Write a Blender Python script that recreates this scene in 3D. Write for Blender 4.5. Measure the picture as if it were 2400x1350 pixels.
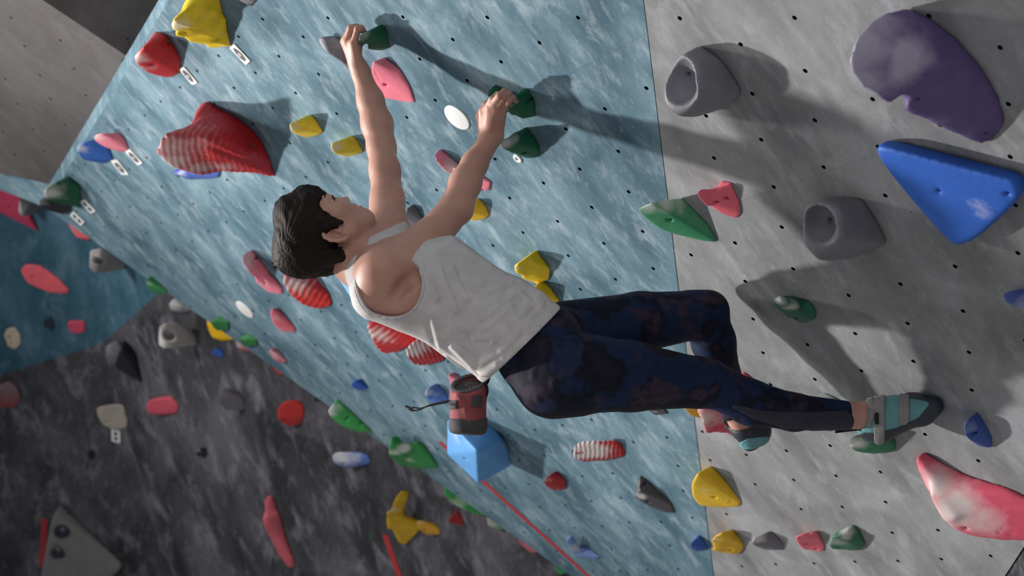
import bpy, bmesh, math
import numpy as np
from mathutils import Vector, Matrix
from mathutils.geometry import delaunay_2d_cdt
rng = np.random.default_rng(7)
SC = bpy.context.scene
COL = SC.collection
for o in list(bpy.data.objects): bpy.data.objects.remove(o)

# ------------------------------------------------------------------ camera, world, sun, lamps, exposure
F_PX = 4000.0                                   # focal length for a 2400 px wide frame
PITCH = math.atan(754 / F_PX)                   # camera looks up a little
CAM = np.array([0.0, 0.0, 1.5])
RX = np.array([1.0, 0, 0])
FW = np.array([0, math.cos(PITCH), math.sin(PITCH)])
DN = np.array([0, math.sin(PITCH), -math.cos(PITCH)])
M3 = np.stack([RX, DN, FW], 1)                  # columns: optical x, y (down), z (forward)
def at(px, py, Z):
    return np.array([(px - 1200) / F_PX, (py - 675) / F_PX, 1.0]) * Z
def W(p):
    return np.asarray(p, float) @ M3.T + CAM
cd = bpy.data.cameras.new('camera'); co = bpy.data.objects.new('camera', cd); COL.objects.link(co)
cd.sensor_width = 36; cd.lens = F_PX / 2400 * 36
cd.clip_end = 100
co.matrix_world = Matrix(((1, 0, 0, CAM[0]), (0, -DN[1], -FW[1], CAM[1]), (0, -DN[2], -FW[2], CAM[2]), (0, 0, 0, 1)))
cd.dof.use_dof = True; cd.dof.focus_distance = 4.0; cd.dof.aperture_fstop = 3.6
SC.camera = co
w = bpy.data.worlds.new('hall'); SC.world = w; w.use_nodes = True
w.node_tree.nodes['Background'].inputs[0].default_value = (0.86, 0.92, 1.0, 1)
w.node_tree.nodes['Background'].inputs[1].default_value = 0.46
def aim(o, d):
    o.rotation_euler = Vector(d).to_track_quat('-Z', 'Y').to_euler()
def lamp(name, p, target, radius, watts, col, cone, blend):
    l = bpy.data.lights.new(name, 'SPOT'); l.shadow_soft_size = radius; l.energy = watts; l.color = col; l.spot_size = math.radians(cone); l.spot_blend = blend
    o = bpy.data.objects.new(name, l); COL.objects.link(o); o.location = tuple(W(p)); aim(o, M3 @ (np.array(target) - p)); return o
LAMP1 = np.array([(-3212 - 1200) / F_PX, (1380 - 675) / F_PX, 1]) * 6.0      # low spotlight far to the left
LAMP2 = np.array([(-2200 - 1200) / F_PX, (-60 - 675) / F_PX, 1]) * 5.2       # second, higher and softer
lamp('hall_spotlight', LAMP1, at(1850, 640, 3.9), .13, 3050, (1.0, .985, .96), 46, 1.0)
lamp('hall_spotlight', LAMP2, at(1400, 700, 4.5), .25, 500, (1.0, .97, .94), 132, .5)
al = bpy.data.lights.new('fill_light', 'AREA'); al.shape = 'RECTANGLE'; al.size = 5; al.size_y = 3; al.energy = 75; al.color = (1, .93, .86)  # unseen fill, added to brighten the climber's camera-facing side
ao = bpy.data.objects.new('fill_light', al); COL.objects.link(ao); ao.location = (-0.5, -3.2, 6.2); aim(ao, (.1, 7, -3.6))
SC.view_settings.view_transform = 'Standard'; SC.view_settings.look = 'None'
SC.view_settings.exposure = -0.08; SC.view_settings.gamma = 1.0; SC.view_settings.use_curve_mapping = False

# ------------------------------------------------------------------ helpers
def lin(c):
    c = c.lstrip('#'); v = [int(c[i:i + 2], 16) / 255 for i in (0, 2, 4)]
    return tuple(x / 12.92 if x <= .04045 else ((x + .055) / 1.055) ** 2.4 for x in v) + (1,)
class Plane:
    """a wall plane in camera-aligned metres: N.p = -dn; P(px,py,h) is the point seen there h above the wall"""
    def __init__(s, N, ref):
        s.N = np.array(N, float); s.N /= np.linalg.norm(s.N); s.dn = -float(s.N @ ref)
        a = np.array([0., -1, 0]); s.U = -(a - s.N * (a @ s.N)); s.U /= np.linalg.norm(s.U); s.H = np.cross(s.U, s.N)
    def P(s, px, py, h=0.0):
        r = np.array([(px - 1200) / F_PX, (py - 675) / F_PX, 1.0])
        return r * ((h - s.dn) / (s.N @ r))
    def h(s, p): return p @ s.N + s.dn
    def uv(s, px, py):
        p = s.P(px, py); return np.array([p @ s.H, p @ s.U])
    def at_uv(s, u, v, h=0.0):
        return np.multiply.outer(np.atleast_1d(u), s.H) + np.multiply.outer(np.atleast_1d(v), s.U) + (h - s.dn) * s.N
MAIN = Plane((0, 0, 1), np.zeros(3))
_n = np.array([-.832, 1, -2618 / F_PX]); MAIN.N = _n / np.linalg.norm(_n); MAIN.dn = 3.25 / np.linalg.norm(_n)
_h = np.array([-2240., 754., F_PX]); _h /= np.linalg.norm(_h); MAIN.H = _h - MAIN.N * (_h @ MAIN.N); MAIN.H /= np.linalg.norm(MAIN.H)
MAIN.U = np.cross(MAIN.N, MAIN.H)

def mesh_np(name, V, Fq, smooth=True):
    me = bpy.data.meshes.new(name)
    V = np.asarray(V, np.float32); Fq = np.asarray(Fq, np.int32); n = Fq.shape[1]
    me.vertices.add(len(V)); me.vertices.foreach_set('co', V.ravel())
    me.loops.add(Fq.size); me.loops.foreach_set('vertex_index', Fq.ravel())
    me.polygons.add(len(Fq)); me.polygons.foreach_set('loop_start', np.arange(0, Fq.size, n, dtype=np.int32))
    me.update(calc_edges=True); me.validate()
    if smooth: me.shade_smooth()
    else: me.shade_flat()
    return me
def link(name, me, mat=None, parent=None, loc=None):
    o = bpy.data.objects.new(name, me); COL.objects.link(o)
    if mat is not None and me is not None:
        for m in (mat if isinstance(mat, (list, tuple)) else [mat]): me.materials.append(m)
    if loc is not None: o.location = tuple(loc)
    if parent is not None: o.parent = parent
    return o
def tag(o, label=None, cat=None, group=None, kind=None):
    if label: o['label'] = label
    if cat: o['category'] = cat
    if group: o['group'] = group
    if kind: o['kind'] = kind
    return o

# ------------------------------------------------------------------ signed distance fields (camera-aligned metres)
def sd_cone(a, b, ra, rb):
    a = np.asarray(a, float); b = np.asarray(b, float); ab = b - a; L2 = max(ab @ ab, 1e-12)
    def f(P):
        q = P - a; t = np.clip(q @ ab / L2, 0, 1)
        return np.linalg.norm(q - t[..., None] * ab, axis=-1) - (ra + (rb - ra) * t)
    c = (a + b) / 2; return f, c, math.sqrt(L2) / 2 + max(ra, rb)
def sd_ell(c, axes, rad):
    c = np.asarray(c, float); A = np.asarray(axes, float); r = np.asarray(rad, float)
    def f(P):
        q = (P - c) @ A.T; k0 = np.linalg.norm(q / r, axis=-1); k1 = np.linalg.norm(q / r ** 2, axis=-1)
        return k0 * (k0 - 1) / np.maximum(k1, 1e-9)
    return f, c, r.max()
def sd_cap2(a, b, ra, rb, zlo=-9, zhi=9):
    """capsule seen along the optical axis, cut to a depth range"""
    a = np.asarray(a, float); b = np.asarray(b, float)
    a2 = a[:2] / a[2]; b2 = b[:2] / b[2]; z0 = (a[2] + b[2]) / 2; ab = b2 - a2; L2 = max(ab @ ab, 1e-12)
    def f(P):
        q = P[..., :2] / P[..., 2:] - a2; t = np.clip(q @ ab / L2, 0, 1)
        d = np.linalg.norm(q - t[..., None] * ab, axis=-1) * z0 - (ra + (rb - ra) * t)
        return np.maximum(d, np.maximum(zlo - P[..., 2], P[..., 2] - zhi))
    return f, (a + b) / 2, 9.0
def sd_half(p, n):
    p = np.asarray(p, float); n = np.asarray(n, float) / np.linalg.norm(n)
    return (lambda P: (P - p) @ n), p, 99.0
def hull_planes(pts):
    bm = bmesh.new()
    for p in pts: bm.verts.new(tuple(p))
    r = bmesh.ops.convex_hull(bm, input=list(bm.verts))
    bm.normal_update(); c = np.mean(pts, 0); out = {}
    for f in bm.faces:
        if f.calc_area() < 1e-9: continue
        n = np.array(f.normal); q = np.array(f.verts[0].co)
        if (q - c) @ n < 0: n = -n
        key = tuple(np.round(n / .06).astype(int))
        d = max((np.asarray(pts) @ n))
        if key not in out: out[key] = (n, d)
    bm.free()
    return np.array([o[0] for o in out.values()]), np.array([o[1] for o in out.values()])
def sd_hull(pts, k=.006):
    pts = np.asarray(pts, float); n, d = hull_planes(pts)
    k = min(k * .3, .004)
    def f(P):
        x = P @ n.T - d; m = x.max(-1)
        return m + k * (np.log(np.exp((x - m[..., None]) / k).sum(-1)) - .7)
    c = pts.mean(0); return f, c, np.linalg.norm(pts - c, axis=1).max()
def smin(a, b, k):
    if k <= 0: return np.minimum(a, b)
    h = np.maximum(k - np.abs(a - b), 0) / k
    return np.minimum(a, b) - h * h * k * .25
class Field:
    def __init__(s): s.ops = []
    def add(s, prim, k=0.0): s.ops.append(('u', prim, k)); return s
    def sub(s, prim, k=0.0): s.ops.append(('s', prim, k)); return s
    def cut(s, prim, k=0.0): s.ops.append(('i', prim, k)); return s
    def disp(s, f): s.ops.append(('d', (f, None, 99.), 0)); return s
    def off(s, e): s.ops.append(('d', ((lambda P: -e), None, 99.), 0)); return s
    def shell(s, t): s.ops.append(('h', (t, None, 99.), 0)); return s
    def ev(s, P, cb=None, hd=0):
        """P (nb, n, 3); cb block centres for culling"""
        d = np.full(P.shape[:-1], 1.0)
        for op, (f, c, r), k in s.ops:
            if cb is not None and op in 'us' and r < 5:
                ix = np.nonzero(np.linalg.norm(cb - c, axis=1) < r + hd + k + .03)[0]
                if len(ix) == 0: continue
                Q = P[ix]; a = d[ix]
                d[ix] = smin(a, f(Q), k) if op == 'u' else -smin(-a, f(Q), k)
            elif op == 'u': d = smin(d, f(P), k)
            elif op == 's': d = -smin(-d, f(P), k)
            elif op == 'i': d = -smin(-d, -f(P), k)
            elif op == 'd': d = d + f(P)
            elif op == 'h': d = np.maximum(d, -(d + f))
        return d
    def bbox(s, pad=.012):
        lo = np.full(3, 9e9); hi = -lo
        for op, (f, c, r), k in s.ops:
            if op == 'u': lo = np.minimum(lo, c - r); hi = np.maximum(hi, c + r)
        return lo - pad, hi + pad
    def ray(s, px, py, z0=3.4, z1=4.9, n=400):
        z = np.linspace(z0, z1, n); P = np.array([(px - 1200) / F_PX, (py - 675) / F_PX, 1.0]) * z[:, None]
        i = np.nonzero(s.ev(P[None])[0] < 0)[0]
        return None if len(i) == 0 else z[i[0]]
CORN = np.array([[i, j, k] for i in (0, 1) for j in (0, 1) for k in (0, 1)])
EDG = [(a, b) for a in range(8) for b in range(a + 1, 8) if np.abs(CORN[a] - CORN[b]).sum() == 1]
def nets(D, lo, h, smooth=1):
    S = (D < 0); n = np.array(D.shape) - 1
    c = np.zeros(n, np.int8)
    for i, j, k in CORN: c += S[i:i + n[0], j:j + n[1], k:k + n[2]]
    A = np.argwhere((c > 0) & (c < 8))
    if len(A) == 0: return np.zeros((0, 3)), np.zeros((0, 4), int)
    val = np.stack([D[A[:, 0] + q[0], A[:, 1] + q[1], A[:, 2] + q[2]] for q in CORN], 1)
    acc = np.zeros((len(A), 3)); cnt = np.zeros(len(A))
    for a, b in EDG:
        m = (val[:, a] < 0) != (val[:, b] < 0)
        t = val[m, a] / (val[m, a] - val[m, b])
        acc[m] += CORN[a] + t[:, None] * (CORN[b] - CORN[a]); cnt[m] += 1
    V = lo + (A + acc / cnt[:, None]) * h
    flat = (A[:, 0] * n[1] + A[:, 1]) * n[2] + A[:, 2]
    quads = []
    st = np.array([n[1] * n[2], n[2], 1])
    for ax in range(3):
        e = 4 >> ax; u, v = [(1, 2), (2, 0), (0, 1)][ax]
        m = ((val[:, 0] < 0) != (val[:, e] < 0)) & (A[:, u] > 0) & (A[:, v] > 0)
        fl = flat[m]; q = np.stack([fl - st[u] - st[v], fl - st[v], fl, fl - st[u]], 1)
        ix = np.searchsorted(flat, q); flip = val[m, 0] >= 0
        ix[flip] = ix[flip][:, ::-1]
        quads.append(ix)
    Q = np.concatenate(quads)
    for _ in range(smooth):
        acc = np.zeros_like(V); c2 = np.zeros(len(V))
        for a, b in ((0, 1), (1, 2), (2, 3), (3, 0)):
            for x, y in ((a, b), (b, a)):
                for d_ in range(3): acc[:, d_] += np.bincount(Q[:, x], V[Q[:, y], d_], len(V))
                c2 += np.bincount(Q[:, x], minlength=len(V))
        V = V * .5 + .5 * acc / np.maximum(c2, 1)[:, None]
    return V, Q
def polygonize(fld, h, box=None, smooth=1):
    lo, hi = fld.bbox() if box is None else box
    lo = np.asarray(lo, float); hi = np.asarray(hi, float)
    nb = np.maximum(np.ceil((hi - lo) / (8 * h)).astype(int), 1)
    g = np.stack(np.meshgrid(*[np.arange(k) for k in nb], indexing='ij'), -1).reshape(-1, 3)
    cen = lo + (g * 8 + 4) * h; hd = 4 * h * math.sqrt(3)
    dc = fld.ev(cen[:, None, :], cen, hd)[:, 0]
    act = np.abs(dc) < hd * 1.7 + .012
    D = np.repeat(np.repeat(np.repeat(np.where(dc < 0, -1., 1.).astype(np.float32).reshape(nb), 8, 0), 8, 1), 8, 2)
    D = np.pad(D, ((0, 1),) * 3, mode='edge')
    loc = np.stack(np.meshgrid(*[np.arange(9)] * 3, indexing='ij'), -1).reshape(-1, 3) * h
    ga = g[act]; ca = cen[act]
    for s in range(0, len(ga), 1500):
        gb = ga[s:s + 1500]; P = (lo + gb * 8 * h)[:, None, :] + loc[None]
        d = fld.ev(P, ca[s:s + 1500], hd).astype(np.float32).reshape(-1, 9, 9, 9)
        for q, (i, j, k) in enumerate(gb): D[8 * i:8 * i + 9, 8 * j:8 * j + 9, 8 * k:8 * k + 9] = d[q]
    D[D == 0] = 1e-7
    return nets(D, lo, h, smooth)
def sdf_obj(name, fld, h, mat, parent=None, origin=None, smooth=1, box=None, attr=None):
    V, Q = polygonize(fld, h, box, smooth)
    Wv = W(V); og = Wv.mean(0) if origin is None else np.asarray(origin)
    me = mesh_np(name, Wv - og, Q)
    if attr is not None:
        a = me.attributes.new('chalk', 'FLOAT', 'POINT'); a.data.foreach_set('value', attr(V).astype(np.float32))
    if parent is not None:
        o = link(name, me, mat, parent, og - np.array(parent.location))
    else: o = link(name, me, mat, None, og)
    return o
def vnoise(P, s, seed=0):
    """cheap smooth value noise from sines, about -1..1"""
    r = np.random.default_rng(seed); o = 0
    for i in range(5):
        k = r.normal(size=3); k = k / np.linalg.norm(k) * (2 * math.pi / s) * r.uniform(.7, 1.4)
        o = o + np.sin(P @ k + r.uniform(0, 6.28))
    return o / 3

# ------------------------------------------------------------------ materials
def new_mat(name):
    m = bpy.data.materials.new(name); m.use_nodes = True; nt = m.node_tree
    return m, nt, nt.nodes['Principled BSDF']
def N_(nt, t, **kw):
    n = nt.nodes.new(t)
    for k, v in kw.items():
        if k in n.inputs: n.inputs[k].default_value = v
        else: setattr(n, k, v)
    return n
def ramp(nt, src, stops, interp='LINEAR'):
    r = nt.nodes.new('ShaderNodeValToRGB'); r.color_ramp.interpolation = interp
    el = r.color_ramp.elements
    while len(el) < len(stops): el.new(0.5)
    for e, (p, c) in zip(el, stops): e.position = p; e.color = c
    nt.links.new(src, r.inputs[0]); return r
def mix(nt, fac, a, b, mode='MIX'):
    m = nt.nodes.new('ShaderNodeMix'); m.data_type = 'RGBA'; m.blend_type = mode
    for i, x in ((0, fac), (6, a), (7, b)):
        if hasattr(x, 'default_value') or hasattr(x, 'is_linked'): nt.links.new(x, m.inputs[i])
        else: m.inputs[i].default_value = x
    return m.outputs[2]
def bump(nt, bs, src, strength=.2, dist=.002):
    b = N_(nt, 'ShaderNodeBump', Strength=strength, Distance=dist); nt.links.new(src, b.inputs['Height']); nt.links.new(b.outputs[0], bs.inputs['Normal'])
def plain(name, c, rough=.6, metal=0., nscale=None, namt=.15, bstr=.1, spec=.4):
    m, nt, bs = new_mat(name); col = lin(c) if isinstance(c, str) else c
    bs.inputs['Roughness'].default_value = rough; bs.inputs['Metallic'].default_value = metal
    bs.inputs['Specular IOR Level'].default_value = spec
    if nscale:
        tc = N_(nt, 'ShaderNodeTexCoord'); nz = N_(nt, 'ShaderNodeTexNoise', Scale=nscale, Detail=5.0); nt.links.new(tc.outputs['Object'], nz.inputs['Vector'])
        dk = tuple(x * (1 - namt) for x in col[:3]) + (1,); lt = tuple(min(1, x * (1 + namt)) for x in col[:3]) + (1,)
        r = ramp(nt, nz.outputs[0], [(.3, dk), (.7, lt)]); nt.links.new(r.outputs[0], bs.inputs['Base Color'])
        bump(nt, bs, nz.outputs[0], bstr, .003)
    else: bs.inputs['Base Color'].default_value = col
    return m
HM = {}
def hold_mat(c, chalk='d9d4cf'):
    if (c, chalk) in HM: return HM[(c, chalk)]
    m, nt, bs = new_mat('cast_resin_' + c); col = lin(c)
    tc = N_(nt, 'ShaderNodeTexCoord')
    n1 = N_(nt, 'ShaderNodeTexNoise', Scale=22.0, Detail=6.0, Roughness=.65); nt.links.new(tc.outputs['Object'], n1.inputs['Vector'])
    n2 = N_(nt, 'ShaderNodeTexNoise', Scale=420.0, Detail=3.0); nt.links.new(tc.outputs['Object'], n2.inputs['Vector'])
    at_ = N_(nt, 'ShaderNodeAttribute', attribute_name='chalk')
    mm = N_(nt, 'ShaderNodeMath', operation='MULTIPLY_ADD'); nt.links.new(n1.outputs[0], mm.inputs[0]); mm.inputs[1].default_value = .9; mm.inputs[2].default_value = -.45
    ad = N_(nt, 'ShaderNodeMath', operation='ADD'); nt.links.new(at_.outputs['Fac'], ad.inputs[0]); nt.links.new(mm.outputs[0], ad.inputs[1])
    mu = N_(nt, 'ShaderNodeMath', operation='MULTIPLY'); mu.use_clamp = True; nt.links.new(ad.outputs[0], mu.inputs[0]); mu.inputs[1].default_value = .9
    rp = ramp(nt, mu.outputs[0], [(0.06, (0, 0, 0, 1)), (.75, (.85, .85, .85, 1))])
    base = ramp(nt, n1.outputs[0], [(.25, tuple(x * .82 for x in col[:3]) + (1,)), (.75, tuple(min(1, x * 1.12) for x in col[:3]) + (1,))])
    c_ = mix(nt, rp.outputs[0], base.outputs[0], lin(chalk)); nt.links.new(c_, bs.inputs['Base Color'])
    bs.inputs['Roughness'].default_value = .55; bs.inputs['Specular IOR Level'].default_value = .35
    bump(nt, bs, n2.outputs[0], .25, .0008)
    HM[(c, chalk)] = m; return m
def wall_mat(name, base, dark, light, smear, rot, sc=1.0, contrast=1.0, smear_amt=.5, blot=.5):
    """painted plywood: mottled paint, chalk smears along one direction, tiny scuffs (UV is in metres on the wall)"""
    m, nt, bs = new_mat(name)
    uv = N_(nt, 'ShaderNodeUVMap', uv_map='wall_metres')
    def mp(rz, sx, sy):
        q = N_(nt, 'ShaderNodeMapping'); q.inputs['Rotation'].default_value = (0, 0, rz)
        q.vector_type = 'POINT'; nt.links.new(uv.outputs[0], q.inputs[0])
        q2 = N_(nt, 'ShaderNodeMapping'); q2.inputs['Scale'].default_value = (sx * sc, sy * sc, 1); nt.links.new(q.outputs[0], q2.inputs[0]); return q2.outputs[0]
    a = N_(nt, 'ShaderNodeTexNoise', Scale=1.0, Detail=7.0, Roughness=.62, Distortion=.4); nt.links.new(mp(rot, 6.0, 3.2), a.inputs['Vector'])
    b = N_(nt, 'ShaderNodeTexNoise', Scale=1.0, Detail=8.0, Roughness=.68, Distortion=.35); nt.links.new(mp(rot, 19, 8.5), b.inputs['Vector'])
    c = N_(nt, 'ShaderNodeTexNoise', Scale=1.0, Detail=6.0, Roughness=.8); nt.links.new(mp(rot + .2, 80, 34), c.inputs['Vector'])
    fine = N_(nt, 'ShaderNodeTexNoise', Scale=420.0, Detail=2.0); nt.links.new(uv.outputs[0], fine.inputs['Vector'])
    r1 = ramp(nt, a.outputs[0], [(.5 - .17 / contrast, lin(dark)), (.5, lin(base)), (.5 + .2 / contrast, lin(light))])
    s1 = ramp(nt, b.outputs[0], [(.51, (0, 0, 0, 1)), (.74, (smear_amt * 1.2,) * 3 + (1,))])
    s2 = ramp(nt, c.outputs[0], [(.53, (0, 0, 0, 1)), (.72, (smear_amt * .9,) * 3 + (1,))])
    s0 = ramp(nt, a.outputs[0], [(.40, (.25,) * 3 + (1,)), (.62, (1, 1, 1, 1))])
    sm = mix(nt, 1.0, s2.outputs[0], s0.outputs[0], 'MULTIPLY')
    c1 = mix(nt, s1.outputs[0], r1.outputs[0], lin(smear)); c2 = mix(nt, sm, c1, lin(smear))
    vo = N_(nt, 'ShaderNodeTexVoronoi', Scale=11.0); nt.links.new(uv.outputs[0], vo.inputs['Vector'])
    sp = ramp(nt, vo.outputs['Distance'], [(.022, (1, 1, 1, 1)), (.034, (0, 0, 0, 1))])
    se = N_(nt, 'ShaderNodeSeparateColor'); nt.links.new(vo.outputs['Color'], se.inputs[0])
    gt = N_(nt, 'ShaderNodeMath', operation='GREATER_THAN'); nt.links.new(se.outputs[0], gt.inputs[0]); gt.inputs[1].default_value = .45
    sm2 = N_(nt, 'ShaderNodeMath', operation='MULTIPLY'); nt.links.new(sp.outputs[0], sm2.inputs[0]); nt.links.new(gt.outputs[0], sm2.inputs[1])
    spc = ramp(nt, se.outputs[1], [(.0, lin('4a4038')), (.5, lin('b09a80')), (.93, lin('c4b8a8')), (.95, lin('c85a48'))], 'CONSTANT')
    c2 = mix(nt, sm2.outputs[0], c2, spc.outputs[0])
    dk = ramp(nt, fine.outputs[0], [(.3, (.86,) * 3 + (1,)), (.7, (1.08, 1.08, 1.08, 1))])
    c3 = mix(nt, 1.0, c2, dk.outputs[0], 'MULTIPLY')
    nt.links.new(c3, bs.inputs['Base Color']); bs.inputs['Roughness'].default_value = .78; bs.inputs['Specular IOR Level'].default_value = .25
    bump(nt, bs, fine.outputs[0], .3, .0012)
    return m
M_BLUE = wall_mat('blue_wall_paint', '54707d', '405c69', '708994', 'a9b5bc', .2, 1.0, 1.3, .55)
M_GRAY = wall_mat('grey_wall_paint', '828282', '6d6e70', '98989b', 'b4b5ba', .2, .8, 1.0, .42)
M_BROWN = wall_mat('taupe_wall_paint', '5c5857', '514d4c', '676464', '777679', .3, .8, .8, .3)
M_TEAL = wall_mat('teal_wall_paint', '2f5262', '1f4654', '4b6b7d', '74899a', .2, .5, 1.2, .4)
M_DARK = wall_mat('charcoal_wall_paint', '403f43', '29292d', '56545a', '86828b', .2, .5, 1.4, .75)
M_BACK = plain('plywood_backing', '3a3a3c', .9)
M_HOLE = plain('black_insert', '0b0d0f', .8)
M_STEEL = plain('bolt_steel', '4a4c4e', .4, .8)
M_FLOOR = plain('crash_mat_vinyl', 'c2c0bd', .7, 0, 3., .1)
M_TAPE = plain('red_tape', 'a8262b', .6)
M_WHITE = plain('white_plastic', 'd4d4d2', .5)
M_PRINT = plain('pale_print', 'a39ca4', .6)
M_LABEL = plain('label_grey', '4b4b4d', .6)
# ------------------------------------------------------------------ walls: painted panels with threaded holes
def clip_poly(poly, n, d):
    out = []
    for a, b in zip(poly, poly[1:] + poly[:1]):
        da = a[0] * n[0] + a[1] * n[1] - d; db = b[0] * n[0] + b[1] * n[1] - d
        if da <= 0: out.append(a)
        if da * db < 0:
            t = da / (da - db); out.append((a[0] + t * (b[0] - a[0]), a[1] + t * (b[1] - a[1])))
    return out
def inside(poly, p, margin):
    c = np.mean(poly, 0); s = None
    for a, b in zip(poly, poly[1:] + poly[:1]):
        e = np.subtract(b, a); l = np.hypot(*e); n = np.array([-e[1], e[0]]) / l
        if (c - a) @ n < 0: n = -n
        if (np.subtract(p, a)) @ n < margin: return False
    return True
HR = .0062
def panel(name, plane, poly, holes, mat, parent, thick=.018, h0=0.0, kind=None):
    """flat panel with real round holes; poly and holes in wall metres (u, v)"""
    vs = [Vector(p) for p in poly]; n = len(vs); ed = [(i, (i + 1) % n) for i in range(n)]
    K = 12
    for (u, v) in holes:
        b = len(vs)
        for i in range(K):
            t = 2 * math.pi * i / K; vs.append(Vector((u + HR * math.cos(t), v + HR * math.sin(t))))
        ed += [(b + i, b + (i + 1) % K) for i in range(K)]
    V2, E2, F2, *_ = delaunay_2d_cdt(vs, ed, [], 1, 1e-6)
    V2 = np.array([tuple(v) for v in V2]); F2 = np.array([f for f in F2 if len(f) == 3])
    cen = V2[F2].mean(1)
    if len(holes):
        H = np.array(holes); keep = np.ones(len(F2), bool)
        for s in range(0, len(H), 64):
            dd = np.hypot(cen[:, None, 0] - H[None, s:s + 64, 0], cen[:, None, 1] - H[None, s:s + 64, 1]); keep &= dd.min(1) > HR * .8
        F2 = F2[keep]
    # orient towards the room
    P = plane.at_uv(V2[:, 0], V2[:, 1], h0); q = P[F2[0]]
    if np.cross(q[1] - q[0], q[2] - q[0]) @ plane.N < 0: F2 = F2[:, ::-1]
    base = plane.at_uv(np.array([p[0] for p in poly]), np.array([p[1] for p in poly]), h0)
    back = base - plane.N * thick; og = W(base.mean(0))
    Vw = np.concatenate([W(P), W(base), W(back)]) - og; nP = len(P)
    faces = [tuple(f) for f in F2] + [(nP + i, nP + (i + 1) % n, nP + n + (i + 1) % n, nP + n + i) for i in range(n)]
    me = bpy.data.meshes.new(name); me.from_pydata([tuple(v) for v in Vw], [], faces); me.update()
    ul = me.uv_layers.new(name='wall_metres')
    uvs = np.concatenate([V2, np.array(poly), np.array(poly)]); li = np.empty(len(me.loops), np.int32); me.loops.foreach_get('vertex_index', li)
    ul.data.foreach_set('uv', uvs[li].astype(np.float32).ravel())
    o = link(name, me, mat, parent, og - (np.array(parent.location) if parent else 0))
    return o
def slab(name, plane, poly, h1, h2, mat):
    a = plane.at_uv(np.array([p[0] for p in poly]), np.array([p[1] for p in poly]), h1); b = a + plane.N * (h2 - h1); n = len(poly)
    og = W(a.mean(0)); V = np.concatenate([W(a), W(b)]) - og
    fs = [tuple(range(n)), tuple(range(2 * n - 1, n - 1, -1))] + [(i, n + i, n + (i + 1) % n, (i + 1) % n) for i in range(n)]
    me = bpy.data.meshes.new(name); me.from_pydata([tuple(v) for v in V], [], fs); me.update()
    bm = bmesh.new(); bm.from_mesh(me); bmesh.ops.recalc_face_normals(bm, faces=bm.faces); bm.to_mesh(me); bm.free()
    return link(name, me, mat, None, og)
def cup_mesh():
    K = 12; V = []; F = []; mi = []
    for r, z in ((HR, 0), (HR, -.013), (HR * .62, -.013), (HR * .62, -.03)):
        V += [(r * math.cos(2 * math.pi * i / K), r * math.sin(2 * math.pi * i / K), z) for i in range(K)]
    for s in range(3):
        for i in range(K): F.append((s * K + i, s * K + (i + 1) % K, (s + 1) * K + (i + 1) % K, (s + 1) * K + i)); mi.append(1 if s == 1 else 0)
    F.append(tuple(3 * K + i for i in range(K))); mi.append(0)
    me = bpy.data.meshes.new('bolt_hole'); me.from_pydata(V, [], F); me.materials.append(M_HOLE); me.materials.append(M_STEEL)
    for p, m in zip(me.polygons, mi): p.material_index = m
    return me
CUP = cup_mesh()
def frame_quat(plane):
    m = Matrix([tuple(M3 @ plane.H), tuple(M3 @ -plane.U), tuple(M3 @ plane.N)]).transposed()
    if m.determinant() < 0: m = Matrix([tuple(M3 @ plane.H), tuple(M3 @ plane.U), tuple(M3 @ plane.N)]).transposed()
    return m.to_quaternion()
def bolt_holes(plane, pts, parent):
    q = frame_quat(plane)
    for u, v in pts:
        o = bpy.data.objects.new('bolt_hole', CUP); COL.objects.link(o); o.parent = parent
        o.location = tuple(W(plane.at_uv(u, v, -.0004)[0]) - np.array(parent.location)); o.rotation_mode = 'QUATERNION'; o.rotation_quaternion = q
def to_px(p): return 1200 + F_PX * p[0] / p[2], 675 + F_PX * p[1] / p[2]
def grid_holes(plane, poly, u0, v0, du, dv, sh, margin=.02, jit=.003, skip=.03, box=(-30, -30, 2430, 1380)):
    r = np.random.default_rng(3); out = []
    us = [p[0] for p in poly]; vv = [p[1] for p in poly]
    for k in range(int((min(vv) - v0) / dv) - 1, int((max(vv) - v0) / dv) + 2):
        b = u0 + sh * k
        for j in range(int((min(us) - b) / du) - 1, int((max(us) - b) / du) + 2):
            u = b + j * du + r.normal() * jit; v = v0 + k * dv + r.normal() * jit
            if r.random() < skip: continue
            x, y = to_px(plane.at_uv(u, v)[0])
            if box[0] < x < box[2] and box[1] < y < box[3] and inside(poly, (u, v), margin): out.append((u, v))
    return out
def pxpoly(plane, pts): return [tuple(plane.uv(*p)) for p in pts]

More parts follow.
